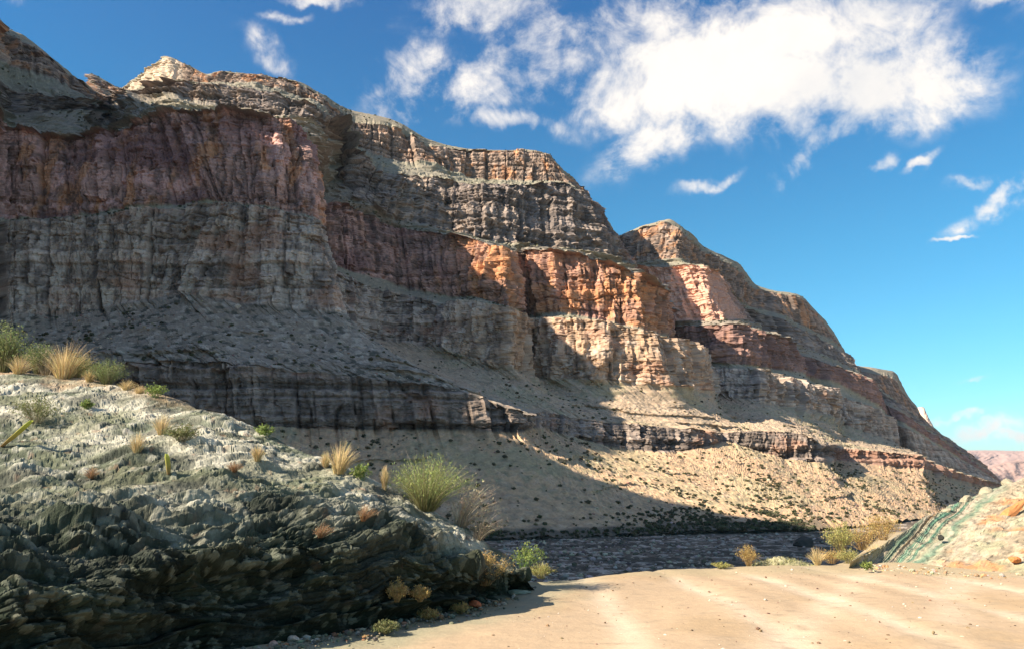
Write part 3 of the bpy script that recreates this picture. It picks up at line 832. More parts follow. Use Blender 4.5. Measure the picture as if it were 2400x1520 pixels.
# colours: dark olive schist, pale weathered chips, rust
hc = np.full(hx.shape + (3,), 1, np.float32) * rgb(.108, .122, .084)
hc = mixc(hc, rgb(.015, .022, .014), low * .94)  # lower face painted near black to deepen its shade
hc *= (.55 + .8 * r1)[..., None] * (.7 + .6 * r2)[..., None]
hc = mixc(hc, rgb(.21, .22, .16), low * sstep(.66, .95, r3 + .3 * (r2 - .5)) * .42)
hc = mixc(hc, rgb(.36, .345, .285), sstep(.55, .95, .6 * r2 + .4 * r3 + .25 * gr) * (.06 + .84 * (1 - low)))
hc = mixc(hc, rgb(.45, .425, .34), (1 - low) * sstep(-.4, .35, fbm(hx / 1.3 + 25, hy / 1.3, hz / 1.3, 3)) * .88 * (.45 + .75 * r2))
hc = mixc(hc, rgb(.03, .035, .028), sstep(.0, .5, fbm(hx / .8, hy / .8, hz / .5, 3)) * .65)
hc = mixc(hc, rgb(.16, .165, .10), sstep(.0, .5, fbm(hx / 1.6 + 5, hy / 1.6, hz, 3)) * .5 * (1 - .8 * low))
hc = mixc(hc, rgb(.27, .14, .085), sstep(.5, .75, fbm(hx / .2 + 15, hy / .2, hz / .2, 3)) * .4 * (1 - .8 * low))
soil = sstep(2.75, 2.97, W + .16 * fbm(hx / .9, hy / .9, hz / .9, 3)) * sstep(-5.2, -7.6, hx)
hc = mixc(hc, rgb(.41, .275, .165), soil * .7)
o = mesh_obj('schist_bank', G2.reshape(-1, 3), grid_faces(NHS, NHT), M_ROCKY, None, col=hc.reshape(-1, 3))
tag(o, 'dark crumbling rock bank rising beside the dirt road', 'rock bank', kind='structure')
HILL = (G2, grid_normals(G2), W)

# ------------------------------------------------------------------ banded bank across the road
toe_r = [(1978, 1322), (2000, 1324), (2025, 1326), (2050, 1328), (2080, 1331), (2200, 1340), (2400, 1353), (2700, 1376)]
crest_r = [(1990, 1316, 16.7), (2060, 1276, 18.4), (2140, 1228, 20.0), (2230, 1176, 22.3), (2310, 1145, 23.8), (2500, 1075, 26.5), (2800, 970, 30), (3200, 850, 35)]
back_r = [(1995, 1325, 17.6), (2070, 1300, 21), (2140, 1280, 24), (2230, 1255, 28), (2310, 1235, 31), (2500, 1190, 37), (2800, 1120, 43), (3200, 1000, 50)]
rows = [[at_z(u, v, 0) - np.array((0, 0, .3)) for u, v in toe_r], [at(*p) for p in crest_r], [at(*p) for p in back_r]]
NBS, NBT = 330, 240
G, bq, bw = loft(rows, NBS, NBT, seg=[0, .33, .66, 1.0, 1.3, 2.0], soft=.15)
ex, ey, ez = G[..., 0].copy(), G[..., 1].copy(), G[..., 2].copy()
n1_ = grid_normals(G)
if n1_[..., 2].mean() < 0:
    n1_ = -n1_
Wb = np.repeat(bw[None, :], NBS, 0).astype(np.float32)
Qb = np.repeat(bq[:, None], NBT, 1).astype(np.float32)
qs = Qb + .16 * fbm(ex / 1.6, ey / 1.6, ez / 1.6, 4) + .05 * fbm(ex / .3, ey / .3, ez / .3, 2)
rib = fbm(qs * 3.2, Wb * .8, 0 * qs, 4, .6)
rub2 = fbm(ex / .35, ey / .35, ez / .35, 4, .6)
st_h, st_r = stones(ex / .24, ey / .24, ez / .16, 15)
db = .04 * rib + .025 * rub2 + .06 * fbm(ex / 2.2, ey / 2.2, ez / 2.2, 3) * sstep(.1, .4, Wb) + (.02 + .05 * sstep(4.2, 5, Qb)) * st_h * (.4 + st_r)
G3 = G + n1_ * (db * sstep(0, .12, Wb) * sstep(.0, .8, Qb))[..., None]
bcol = np.full(ex.shape + (3,), 1, np.float32) * rgb(.39, .315, .215)
bcol *= (.7 + .6 * st_r)[..., None]
gs = lambda c, w: np.exp(-((qs - c) / w) ** 2)
spk = fbm(ex / .22, ey / .22, ez / .22, 3, .6)
bcol = mixc(bcol, rgb(.36, .29, .15), sstep(1.7, 1.1, qs) * .9)
bcol = mixc(bcol, rgb(.095, .17, .115), gs(2.15, .34) * .9)
bcol = mixc(bcol, rgb(.10, .245, .165), (gs(3.2, .30) + .95 * gs(3.78, .13) + .8 * gs(4.2, .16)) * sstep(-.8, -.1, rib) * .9)
bcol = mixc(bcol, rgb(.34, .20, .10), gs(2.62, .07))
bcol = mixc(bcol, rgb(.47, .40, .30), sstep(.05, .5, fbm(qs * 5, Wb * 2, 0 * qs + 2, 3)) * .75)
bcol = mixc(bcol, rgb(.30, .30, .18), sstep(4.4, 5.2, qs) * sstep(.0, .45, fbm(ex / .8, ey / .8, ez / .8, 3)) * .7)
bcol = mixc(bcol, rgb(.52, .24, .10), sstep(4.3, 4.8, qs) * sstep(.22, .5, fbm(ex / 1.1 + 7, ey / 1.1, ez / .8, 3)) * .75)
bcol = mixc(bcol, rgb(.17, .15, .11), sstep(.25, .55, spk) * .6)
bcol = mixc(bcol, rgb(.25, .25, .19), sstep(.92, 1.0, Wb) * .4)
o = mesh_obj('banded_bank', G3.reshape(-1, 3), grid_faces(NBS, NBT), M_ROCKY, None, col=bcol.reshape(-1, 3))
tag(o, 'sunlit bank of tilted green, cream and orange rock bands', 'rock bank', kind='structure')
BANK = (G3, grid_normals(G3), Wb)

# ------------------------------------------------------------------ far land
def far_ridge(name, label, pts, base_v, thick, color, seed, amp, nt=40, nper=40):
    """A distant rock mass: crest from (u, v, D) points, face down to base_v, a top that runs back."""
    n = len(pts)
    crest_ = [at(*p) for p in pts]
    foot_ = [at(p[0], base_v, p[2] - thick * .3) for p in pts]
    bk = [at(p[0], p[1] + 3, p[2] + thick) for p in pts]
    g, _, w_ = loft([foot_, crest_, bk], n * nper, nt, seg=[0, .5, 1.0, 2.0])
    x, y, z = g[..., 0], g[..., 1], g[..., 2]
    s = amp
    g[..., 1] += s * (ridged(x / (s * 9), z / (s * 30), 0 * x + seed, 3) + .5 * fbm(x / (s * 2.5), y / (s * 2.5), z / (s * 1.2), 3))
    c = np.full(x.shape + (3,), 1, np.float32) * rgb(*color)
    c *= (1 + .25 * fbm(x / (s * 20), y / (s * 20), z / (s * 1.4) + seed, 3))[..., None]
    ob = mesh_obj(name, g.reshape(-1, 3), grid_faces(n * nper, nt), M_FAR, None, col=c.reshape(-1, 3))
    return tag(ob, label, 'cliff' if 'plateau' not in name else 'plateau', kind='structure')


far_ridge('far_plateau', 'hazy pink plateau on the horizon beyond the canyon mouth',
          [(1500, 1075, 11000), (1900, 1066, 11000), (2150, 1055, 11000), (2260, 1053, 11000), (2330, 1052, 11500), (2400, 1054, 11500), (2600, 1060, 12000), (2900, 1040, 12000), (3400, 1066, 12000), (4200, 1050, 13000)], 1139, 3000, (.40, .27, .23), 3, 120)
far_ridge('far_mesa', 'lower pale mesa in haze below the horizon plateau',
          [(2200, 1108, 7000), (2300, 1095, 7000), (2370, 1078, 7200), (2420, 1072, 7400), (2600, 1080, 7600), (3000, 1090, 7800)], 1140, 1200, (.42, .28, .23), 8, 60)
far_ridge('far_cliff', 'small sunlit orange cliff past the end of the dark wall',
          [(2225, 1040, 2700), (2262, 1064, 2650), (2290, 1082, 2600), (2318, 1100, 2560), (2338, 1115, 2540), (2352, 1133, 2520)], 1139, 250, (.46, .27, .17), 5, 10)
far_ridge('far_butte', 'pale pointed butte showing behind the last dark shoulder',
          [(2120, 970, 2900), (2150, 952, 2880), (2166, 950, 2860), (2176, 975, 2840), (2188, 998, 2820), (2205, 1020, 2800)], 1120, 250, (.50, .38, .30), 6, 10)
print('ground', round(time.time() - T0, 1))
# ------------------------------------------------------------------ plants
def leaf_mat(name, trans=.35):
    m, nt, b = new_mat(name)
    N, L = nt.nodes, nt.links
    a = N.new('ShaderNodeAttribute')
    a.attribute_name = 'Col'
    n1 = N.new('ShaderNodeTexNoise')
    n1.inputs['Scale'].default_value = 40
    mr = N.new('ShaderNodeMapRange')
    mr.inputs['To Min'].default_value = .75
    mr.inputs['To Max'].default_value = 1.25
    L.new(n1.outputs['Fac'], mr.inputs['Value'])
    mx = N.new('ShaderNodeVectorMath')
    mx.operation = 'SCALE'
    L.new(a.outputs['Color'], mx.inputs[0])
    L.new(mr.outputs[0], mx.inputs['Scale'])
    L.new(mx.outputs[0], b.inputs['Base Color'])
    t = N.new('ShaderNodeBsdfTranslucent')
    L.new(mx.outputs[0], t.inputs['Color'])
    ms = N.new('ShaderNodeMixShader')
    ms.inputs[0].default_value = trans
    L.new(b.outputs[0], ms.inputs[1])
    L.new(t.outputs[0], ms.inputs[2])
    L.new(ms.outputs[0], N['Material Output'].inputs[0])
    return m


M_LEAF = leaf_mat('leaf')
M_TWIG = leaf_mat('dry_stalk', .15)
R = np.random.RandomState(11)


def strips(base, tip, mid, w0, w1, col0, col1):
    """Tapered bent strips (two crossing per stalk would be heavy; each turns its own way). base, tip, mid: (n,3)."""
    n = len(base)
    t = np.linspace(0, 1, 4)[None, :, None]
    c = base[:, None] * (1 - t) ** 2 + 2 * mid[:, None] * t * (1 - t) + tip[:, None] * t ** 2
    d = tip - base
    side = np.cross(d, R.normal(size=(n, 3)))
    side /= np.linalg.norm(side, axis=1)[:, None] + 1e-9
    w = np.linspace(1, 0, 4)[None, :, None] * (np.asarray(w0).reshape(-1, 1, 1) - w1) + w1
    a, b = c - side[:, None] * w / 2, c + side[:, None] * w / 2
    V = np.stack([a, b], 2).reshape(-1, 3)
    k = np.arange(n)[:, None] * 8 + np.array([0, 2, 4])[None]
    F = np.stack([k, k + 1, k + 3, k + 2], -1).reshape(-1, 4)
    tc = np.linspace(0, 1, 4)[None, :, None]
    cc = col0[:, None] * (1 - tc) + col1[:, None] * tc
    return V, F, np.repeat(cc, 2, axis=1).reshape(-1, 3)


def leaf_quads(pos, size, col, stretch=1.8, up=.0):
    n = len(pos)
    d = R.normal(size=(n, 3)) + np.array((0, 0, up))
    d /= np.linalg.norm(d, axis=1)[:, None]
    s = np.cross(d, R.normal(size=(n, 3)))
    s /= np.linalg.norm(s, axis=1)[:, None]
    sz = (size * (.6 + .8 * R.rand(n)))[:, None]
    V = np.stack([pos, pos + d * sz * stretch * .5 + s * sz * .5, pos + d * sz * stretch, pos + d * sz * stretch * .5 - s * sz * .5], 1).reshape(-1, 3)
    F = np.arange(n * 4).reshape(n, 4)
    return V, F, np.repeat(col, 4, axis=0)


def vary(c, n, a=.3):
    return np.clip(np.array(c)[None] * (1 + a * (R.rand(n, 1) * 2 - 1)) * (1 + .12 * (R.rand(n, 3) * 2 - 1)), .005, .9)


def make_bush(kind, w, h, parent, lean=(0, 0)):
    """Stalks and foliage meshes of one plant, w wide and h tall, under the Empty parent."""
    K = {
        'broom':  dict(n=620, stem=(.23, .22, .10), leaf=(.27, .315, .11), nl=2600, ls=.0055, spread=.70, up=1.6, st=5.0, wid=.0042),
        'green':  dict(n=170, stem=(.17, .17, .08), leaf=(.19, .225, .095), nl=2800, ls=.013, spread=.75, up=.6, st=2.0, wid=.007),
        'olive':  dict(n=90, stem=(.22, .19, .12), leaf=(.20, .21, .095), nl=1900, ls=.017, spread=.8, up=.6, st=2.4, wid=.006),
        'golden': dict(n=90, stem=(.34, .23, .10), leaf=(.42, .30, .12), nl=2000, ls=.013, spread=.75, up=.8, st=2.6, wid=.007),
        'yellow': dict(n=90, stem=(.32, .28, .12), leaf=(.34, .32, .12), nl=2000, ls=.013, spread=.75, up=.8, st=2.6, wid=.007),
        'rust':   dict(n=150, stem=(.26, .13, .06), leaf=(.36, .22, .12), nl=260, ls=.010, spread=.8, up=.4, st=1.8, wid=.006),
        'dead':   dict(n=130, stem=(.36, .29, .20), leaf=(.38, .32, .22), nl=250, ls=.02, spread=.85, up=.5, st=2.0, wid=.006),
        'straw':  dict(n=260, stem=(.50, .39, .20), leaf=(.60, .46, .24), nl=0, ls=.0, spread=.55, up=1, st=1, wid=.008),
        'weed':   dict(n=40, stem=(.15, .24, .05), leaf=(.22, .275, .085), nl=600, ls=.026, spread=.8, up=.6, st=2.2, wid=.007),
    }[kind]
    n = K['n']
    ph, rr = R.rand(n) * 2 * PI, np.sqrt(R.rand(n))
    out = np.stack([np.cos(ph) * rr, np.sin(ph) * rr], 1)
    base = np.concatenate([out * w * .10, np.zeros((n, 1))], 1)
    ht = h * (1 - .45 * rr ** 2) * (.65 + .45 * R.rand(n))
    tip = np.concatenate([out * w * .5 * (.75 + .4 * R.rand(n, 1)) * (K['spread'] / .65), ht[:, None]], 1)
    tip[:, 0] += lean[0] * h
    tip[:, 1] += lean[1] * h
    mid = base * .4 + tip * .35 + np.array((0, 0, .38)) * ht[:, None]
    wd = K['wid'] * (.7 + .7 * R.rand(n)) * max(.6, min(2.2, h / .6))
    V, F, Cc = strips(base, tip, mid, wd, .0015, vary(K['stem'], n), vary(K['leaf'], n))
    mesh_obj('stalks', V, F, M_TWIG if kind in ('straw', 'dead') else M_LEAF, parent, col=Cc)
    if kind in ('broom', 'green', 'olive', 'golden', 'yellow', 'rust'):
        m = n // 3
        i = R.randint(0, n, m)
        t2 = tip[i] * (.8 + .3 * R.rand(m, 1)) + R.normal(size=(m, 3)) * .09 * h
        t2[:, 2] = np.maximum(t2[:, 2], .03)
        V, F, Cc = strips(base[i], t2, mid[i] + R.normal(size=(m, 3)) * .07 * h, wd[i] * .8, .0015, vary((.24, .19, .13), m), vary((.37, .31, .22), m))
        mesh_obj('dead_twigs', V, F, M_TWIG, parent, col=Cc)
    if K['nl']:
        nl = K['nl']
        i = R.randint(0, n, nl)
        t = (.35 + .65 * R.rand(nl) ** .8)[:, None]
        p = base[i] * (1 - t) ** 2 + 2 * mid[i] * t * (1 - t) + tip[i] * t ** 2
        p += R.normal(size=(nl, 3)) * np.array((.05, .05, .04)) * h
        p[:, 2] = np.maximum(p[:, 2], .01)
        V, F, Cc = leaf_quads(p, K['ls'] * np.full(nl, max(.7, min(1.8, h / .6))), vary(K['leaf'], nl, .4), K['st'], K['up'])
        mesh_obj('foliage', V, F, M_LEAF, parent, col=Cc)


_hp, _hn, _hw = (a.reshape(-1, a.shape[-1]) if a.ndim == 3 else a.ravel() for a in HILL)
_d = _hp - np.array((0, 0, EYE))
_cp, _sp = math.cos(PITCH), math.sin(PITCH)
_zc = _d[:, 1] * _cp + _d[:, 2] * _sp
_HU = W_PX / 2 + F_PX * _d[:, 0] / _zc
_HV = H_PX / 2 - F_PX * (-_d[:, 1] * _sp + _d[:, 2] * _cp) / _zc


def on_hill(u, v):
    e = (_HU - u) ** 2 + (_HV - v) ** 2 + np.where(_hw > 3.05, 1e9, 0)
    e = np.where(e < e.min() + 160, np.hypot(_hp[:, 0], _hp[:, 1]), 1e9)
    p = _hp[int(np.argmin(e))]
    return np.array(p, float)


def px2m(px, p):
    return px * p[1] / F_PX


# (kind, name, place, u, v of the foot, width px, height px, label, category, lean)
PLANTS = [
 ('green', 'bush', 'h', 8, 838, 100, 104, 'large green bush cut by the picture edge atop the rock bank', 'bush', (0, 0)),
 ('green', 'bush', 'h', 92, 838, 70, 70, 'small green bush just behind the straw grass atop the rock bank', 'bush', (0, 0)),
 ('straw', 'grass_tuft', 'h', 150, 868, 150, 85, 'broad yellow straw grass clump between the green bushes atop the bank', 'grass', (.05, 0)),
 ('dead', 'bush', 'h', 108, 858, 90, 62, 'grey dead twiggy bush beside the broad straw grass clump', 'bush', (0, 0)),
 ('green', 'bush', 'h', 252, 878, 90, 54, 'rounded green bush at the outer end of the bank top shrubs', 'bush', (0, 0)),
 ('weed', 'weed', 'h', 362, 917, 42, 30, 'small grey green weed on the skyline of the bank below the shrubs', 'weed', (0, 0)),
 ('olive', 'bush', 'h', 78, 978, 92, 56, 'round olive bush alone on the slope, casting a long shadow', 'bush', (0, 0)),
 ('straw', 'grass_tuft', 'h', 372, 1005, 66, 48, 'straw tuft on the slope beside a grey olive tuft', 'grass', (0, 0)),
 ('olive', 'bush', 'h', 430, 1020, 70, 36, 'low grey olive bush next to a straw tuft on the slope', 'bush', (0, 0)),
 ('straw', 'grass_tuft', 'h', 318, 1046, 60, 44, 'pale straw tuft lowest of the pair below the round olive bush', 'grass', (0, 0)),
 ('straw', 'grass_tuft', 'h', 600, 1066, 48, 36, 'lone straw tuft near the slope skyline above an orange tuft', 'grass', (0, 0)),
 ('rust', 'grass_tuft', 'h', 558, 1097, 36, 24, 'tiny orange dry tuft below the lone straw tuft', 'grass', (0, 0)),
 ('rust', 'grass_tuft', 'h', 218, 1106, 34, 26, 'tiny rust coloured tuft on pale gravel of the bank', 'grass', (0, 0)),
 ('weed', 'weed', 'h', 624, 1004, 46, 24, 'bright green sprig on the bank skyline against the dark cliff', 'weed', (0, 0)),
 ('straw', 'grass_tuft', 'h', 800, 1094, 105, 66, 'tall pinkish straw grass standing on the bank skyline', 'grass', (.1, 0)),
 ('weed', 'weed', 'h', 858, 1112, 46, 32, 'low bright green weed between straw grass and the big feathery bush', 'weed', (0, 0)),
 ('broom', 'bush', 'h', 1005, 1180, 190, 112, 'big feathery bright green bush on the bank skyline', 'bush', (.05, 0)),
 ('dead', 'bush', 'h', 1085, 1212, 105, 92, 'pale dry bush drooping down the bank beside the feathery bush', 'bush', (.35, 0)),
 ('dead', 'bush', 'h', 1128, 1248, 80, 62, 'small dry twig bush lowest on the bank skyline', 'bush', (.3, 0)),
 ('rust', 'bush', 'h', 862, 1216, 44, 34, 'rust coloured dead bush hanging on dark rock under the skyline', 'bush', (.25, 0)),
 ('rust', 'bush', 'h', 762, 1248, 40, 28, 'rust coloured dead bush hanging above the black overhang', 'bush', (.25, 0)),
 ('golden', 'grass_tuft', 'h', 1140, 1378, 100, 66, 'spiky golden grass against the black end of the bank', 'grass', (.1, 0)),
 ('golden', 'bush', 'h', 940, 1400, 46, 42, 'small golden bush on dark rock above the rubble', 'bush', (0, 0)),
 ('golden', 'bush', 'h', 995, 1410, 46, 30, 'small golden bush beside the path of rubble under black rock', 'bush', (0, 0)),
 ('rust', 'bush', 'g', 825, 1462, 58, 34, 'rusty dry bush among rubble at the road edge', 'bush', (0, 0)),
 ('yellow', 'bush', 'g', 885, 1452, 70, 40, 'straggly yellow green bush among the rubble at the road edge', 'bush', (0, 0)),
 ('golden', 'bush', 'g', 1002, 1446, 44, 22, 'low golden tuft touching the dirt road edge', 'bush', (0, 0)),
 ('golden', 'bush', 'g', 1078, 1432, 40, 22, 'low golden tuft just left of the red rock', 'bush', (0, 0)),
 ('weed', 'weed', 'a', 1226, 1328, 60, 50, 'bright green leafy weed leaning out past the bank end', 'weed', (.3, 0), 14.6),
 ('yellow', 'bush', 'a', 1268, 1350, 58, 30, 'yellow green clump on the road corner past the bank end', 'bush', (0, 0), 14.4),
 ('golden', 'bush', 'a', 1755, 1322, 46, 42, 'small rounded golden bush on the brink of the road', 'bush', (0, 0), 17.4),
 ('yellow', 'grass_tuft', 'a', 1690, 1328, 44, 12, 'flat yellow tuft at the road brink beside the golden bush', 'grass', (0, 0), 16.9),
 ('straw', 'grass_tuft', 'a', 1916, 1320, 56, 36, 'straw grass between the road brink and the shrubs', 'grass', (0, 0), 17.6),
 ('yellow', 'bush', 'a', 1972, 1292, 70, 62, 'yellow green bush overlooking the shaded riverbed', 'bush', (0, 0), 20.5),
 ('golden', 'bush', 'a', 2070, 1262, 84, 52, 'bushy orange gold shrub highest beside the green rock band', 'bush', (0, 0), 22.5),
 ('golden', 'bush', 'a', 2022, 1284, 90, 50, 'wide golden shrub between yellow bush and green rock band', 'bush', (0, 0), 21.2),
 ('yellow', 'bush', 'a', 1990, 1318, 56, 30, 'yellow green low bush at the foot of the green rock band', 'bush', (0, 0), 18.0),
 ('golden', 'bush', 'a', 1950, 1316, 66, 28, 'low golden shrub on the verge near straw grass', 'bush', (0, 0), 18.6),
 ('straw', 'grass_tuft', 'a', 2055, 1302, 70, 30, 'dry straw grass on the verge under the golden shrubs', 'grass', (0, 0), 19.0),
 ('weed', 'weed', 'a', 2032, 1330, 24, 14, 'tiny bright green weed where the green band meets the road', 'weed', (0, 0), 15.9),
]
PLANTS += [
 ('straw', 'grass_tuft', 'h', 205, 880, 50, 30, 'short straw grass fringe between broad straw clump and rounded bush', 'grass', (0, 0)),
 ('straw', 'grass_tuft', 'h', 300, 895, 56, 26, 'short orange straw fringe past the rounded bush', 'grass', (0, 0)),
 ('straw', 'grass_tuft', 'h', 330, 908, 44, 22, 'last straw fringe before the small grey green weed', 'grass', (0, 0)),
 ('straw', 'grass_tuft', 'h', 45, 858, 80, 46, 'thin straw grass in front of the large green bush', 'grass', (0, 0)),
 ('yellow', 'bush', 'h', 188, 862, 60, 50, 'yellow green leafy clump behind the broad straw grass', 'bush', (0, 0)),
 ('weed', 'weed', 'h', 205, 945, 24, 20, 'tiny yellow green sprout on bare gravel above the slope middle', 'weed', (0, 0)),
 ('straw', 'grass_tuft', 'h', 770, 1082, 40, 34, 'thin upright straw beside the tall pinkish straw grass', 'grass', (0, 0)),
 ('straw', 'grass_tuft', 'h', 905, 1132, 34, 50, 'few bare upright stalks between weed and feathery bush', 'grass', (0, 0)),
 ('olive', 'bush', 'g', 905, 1478, 50, 24, 'dull green bush low in the rubble by the road', 'bush', (0, 0)),
 ('green', 'bush', 'g', 1040, 1424, 44, 34, 'dark green bush at the foot of the black overhang', 'bush', (0, 0)),
]
plant_groups = {'grass': 'grass tufts near the road', 'bush': 'bushes near the road', 'weed': 'green weeds near the road'}
for rec in PLANTS:
    kind, name, place, u, v_, wpx, hpx, label, cat, lean = rec[:10]
    if place == 'h':
        p = on_hill(u, v_)
    elif place == 'g':
        p = at_z(u, v_, 0.02)
    else:
        p = at(u, v_, rec[10])
    e = empty(name, tuple(p - np.array((0, 0, .03))))
    tag(e, label, cat, plant_groups[cat])
    make_bush(kind, px2m(wpx, p) * 1.1, px2m(hpx, p) * 1.15, e, lean)


def lathe_pts(path, rad, n=7):
    V, F = [], []
    for k, (c, r) in enumerate(zip(path, rad)):
        for j in range(n):
            a = 2 * PI * j / n
            rr = r * (1 + .12 * (j % 2))
            V.append((c[0] + rr * math.cos(a), c[1] + rr * math.sin(a), c[2]))
    for k in range(len(path) - 1):
        for j in range(n):
            F.append((k * n + j, k * n + (j + 1) % n, (k + 1) * n + (j + 1) % n, (k + 1) * n + j))
    return np.array(V), np.array(F)


def stalk(u0, v0, u1, v1, wpx, label):
    """A single fleshy stalk standing on the slope (ribbed, blunt tip)."""
    p0 = on_hill(u0, v0)
    p1 = at(u1, v1, p0[1] - .1)
    h = np.linspace(0, 1, 7)
    path = [p0 + (p1 - p0) * t + np.array((.05 * math.sin(t * 3), 0, 0)) * px2m(30, p0) for t in h]
    r = px2m(wpx, p0) * .5
    rad = [r * (.55 + .45 * min(1, t * 3)) * (1 if t < .9 else .55) for t in h]
    V, F = lathe_pts(path, rad)
    n = len(V)
    t = np.repeat(h, 7)
    cc = np.array((.30, .20, .10))[None] * (1 - t[:, None]) + np.array((.42, .46, .10))[None] * t[:, None]
    o = mesh_obj('cactus_stalk', V, F, M_LEAF, None, col=cc * (1 + .15 * (np.arange(n) % 2))[:, None])
    tag(o, label, 'cactus')


stalk(0, 1036, 74, 984, 13, 'slanting yellow green cactus stalk below the round olive bush')
stalk(388, 1100, 390, 1062, 11, 'upright yellow green cactus stalk on pale gravel mid slope')

# ------------------------------------------------------------------ rocks
def rock_mesh(seed, flat=.7, rough=.3, sub=2):
    bm = bmesh.new()
    bmesh.ops.create_icosphere(bm, subdivisions=sub, radius=1)
    V = np.array([v.co[:] for v in bm.verts], np.float32)
    F = np.array([[v.index for v in f.verts] for f in bm.faces])
    bm.free()
    r = np.random.RandomState(seed)
    for _ in range(7):                                        # cut planes give angular faces
        n = r.normal(size=3)
        n /= np.linalg.norm(n)
        d = .55 + .3 * r.rand()
        q = V @ n - d
        V -= np.where(q > 0, q, 0)[:, None] * n
    V *= (1 + rough * .4 * perlin(V[:, 0] * 2.3 + seed, V[:, 1] * 2.3, V[:, 2] * 2.3))[:, None]
    V[:, 2] *= flat
    return V, F


ROCKS = [rock_mesh(s, .55 + .3 * (s % 3) / 2, .4, 1 if s < 8 else 2) for s in range(12)]


def scatter(name, label, cat, pts, sizes, colors, mat, kind='stuff', ids=(0, 8)):
    """Many small stones as one mass."""
    VV, FF, CC, o_ = [], [], [], 0
    for i, (p, s) in enumerate(zip(pts, sizes)):
        V, F = ROCKS[R.randint(*ids)]
        a = R.rand() * 2 * PI
        c_, s_ = math.cos(a), math.sin(a)
        q = V * (s * np.array((1, .6 + .6 * R.rand(), .7 + .5 * R.rand())))
        q = np.stack([q[:, 0] * c_ - q[:, 1] * s_, q[:, 0] * s_ + q[:, 1] * c_, q[:, 2]], 1) + p
        VV.append(q)
        FF.append(F + o_)
        CC.append(np.repeat(colors[i][None], len(V), 0))
        o_ += len(V)
    o = mesh_obj(name, np.concatenate(VV), np.concatenate(FF), mat, None, col=np.concatenate(CC))
    return tag(o, label, cat, kind=kind)


def one_rock(name, label, cat, p, size, color, seed, rot=(0, 0, 0), group=None):
    V, F = rock_mesh(seed, 1, .4, 3)
    V = V * np.array(size)
    c = np.array(color)[None] * (1 + .3 * fbm(V[:, 0] * 9 / max(size), V[:, 1] * 9 / max(size), V[:, 2] * 9 / max(size), 3))[:, None]
    o = mesh_obj(name, V, F, M_ROCKY, None, col=c)
    o.location = tuple(p)
    o.rotation_euler = rot
    return tag(o, label, cat, group)


# pebbles on the road
n = 2200
x = R.uniform(-3, 12, n)
y = 4.5 + 13 * R.rand(n) ** 1.1
ok = (x > np.interp(y, [5, 7.6, 8.3, 10, 11, 13.7], [-4.2, -2.5, -1.8, -.6, 0, 1.0])) & (y < brink(x))
x, y = x[ok], y[ok]
pts = np.stack([x, y, road_z(x, y) + .002], 1)
scatter('road_pebbles', 'small dark and pale pebbles strewn over the dirt road', 'pebbles', pts, .006 + .026 * R.rand(len(pts)) ** 5,
        np.where(R.rand(len(pts), 1) < .7, vary((.20, .14, .09), len(pts)), vary((.55, .48, .38), len(pts))), M_ROCKY)
# rubble along the foot of the dark bank
n = 1500
ti = R.rand(n) * 8
tu = np.interp(ti, np.arange(10), [p[0] for p in toe])
tv = np.interp(ti, np.arange(10), [p[1] for p in toe])
pts = np.array([at_z(u + R.normal() * 14 - 6, v_ + abs(R.normal()) * 13 - 4, 0.005) for u, v_ in zip(tu, tv)])
scatter('bank_rubble', 'loose mixed rubble along the foot of the dark bank', 'rubble', pts, .010 + .05 * R.rand(n) ** 5,
        np.where(R.rand(n, 1) < .55, vary((.16, .155, .11), n), np.where(R.rand(n, 1) < .6, vary((.34, .30, .22), n), vary((.30, .17, .09), n))), M_ROCKY)
# rubble at the foot of the banded bank
n = 300
ti = 2 + R.rand(n) * 4.9
tu = np.interp(ti, np.arange(8), [p[0] for p in toe_r])
tv = np.interp(ti, np.arange(8), [p[1] for p in toe_r])
pts = np.array([at_z(u, v_ + R.normal() * 5, 0.01) for u, v_ in zip(tu, tv)])
scatter('verge_rubble', 'pale stones along the foot of the banded bank', 'rubble', pts, .012 + .06 * R.rand(n) ** 5,
        np.where(R.rand(n, 1) < .6, vary((.40, .35, .26), n), vary((.40, .24, .12), n)), M_ROCKY)
# boulders of the riverbed
n = 4200
aa, rr = R.uniform(-.02, .50, n), np.exp(R.uniform(math.log(160), math.log(400), n))
pts = np.stack([rr * np.sin(aa), rr * np.cos(aa), np.full(n, -18.4)], 1)
scatter('river_boulders', 'grey boulders and cobbles strewn along the dry riverbed', 'boulders', pts, (.22 + 1.0 * R.rand(n) ** 2.6),
        np.where(R.rand(n, 1) < .5, vary((.36, .30, .24), n), vary((.12, .10, .08), n)), M_CLIFF)

p = at_z(1112, 1424, .0)
one_rock('rock', 'rust red rock lying at the road edge below the dark bank', 'rock', p + np.array((0, 0, .05)), (.10, .07, .055), (.44, .13, .06), 31, (0, .2, .4))
p = at_z(690, 1503, .0)
one_rock('rock', 'pale block at the road edge under the dark bank, larger of two', 'rock', p + np.array((0, 0, .03)), (.075, .06, .045), (.46, .38, .30), 32)
p = at_z(640, 1514, .0)
one_rock('rock', 'small pinkish stone beside the pale block at the road edge', 'rock', p + np.array((0, 0, .02)), (.05, .05, .04), (.42, .27, .21), 33)
p = at_z(1216, 1392, .0)
one_rock('rock', 'pale green flat rock where the bank ends at the road', 'rock', p + np.array((0, 0, .03)), (.20, .10, .045), (.30, .33, .24), 34)
p = at_z(1862, 1276, -18.4)
one_rock('boulder', 'black hump of rock alone on the far side of the riverbed', 'boulder', at(1885, 1272, 285), (4.0, 2.4, 2.4), (.06, .055, .048), 38)
one_rock('rock', 'pale angular boulder high on the shaded talus', 'boulder', at(557, 719, 447), (2.0, 1.6, 1.7), (.50, .42, .34), 36)
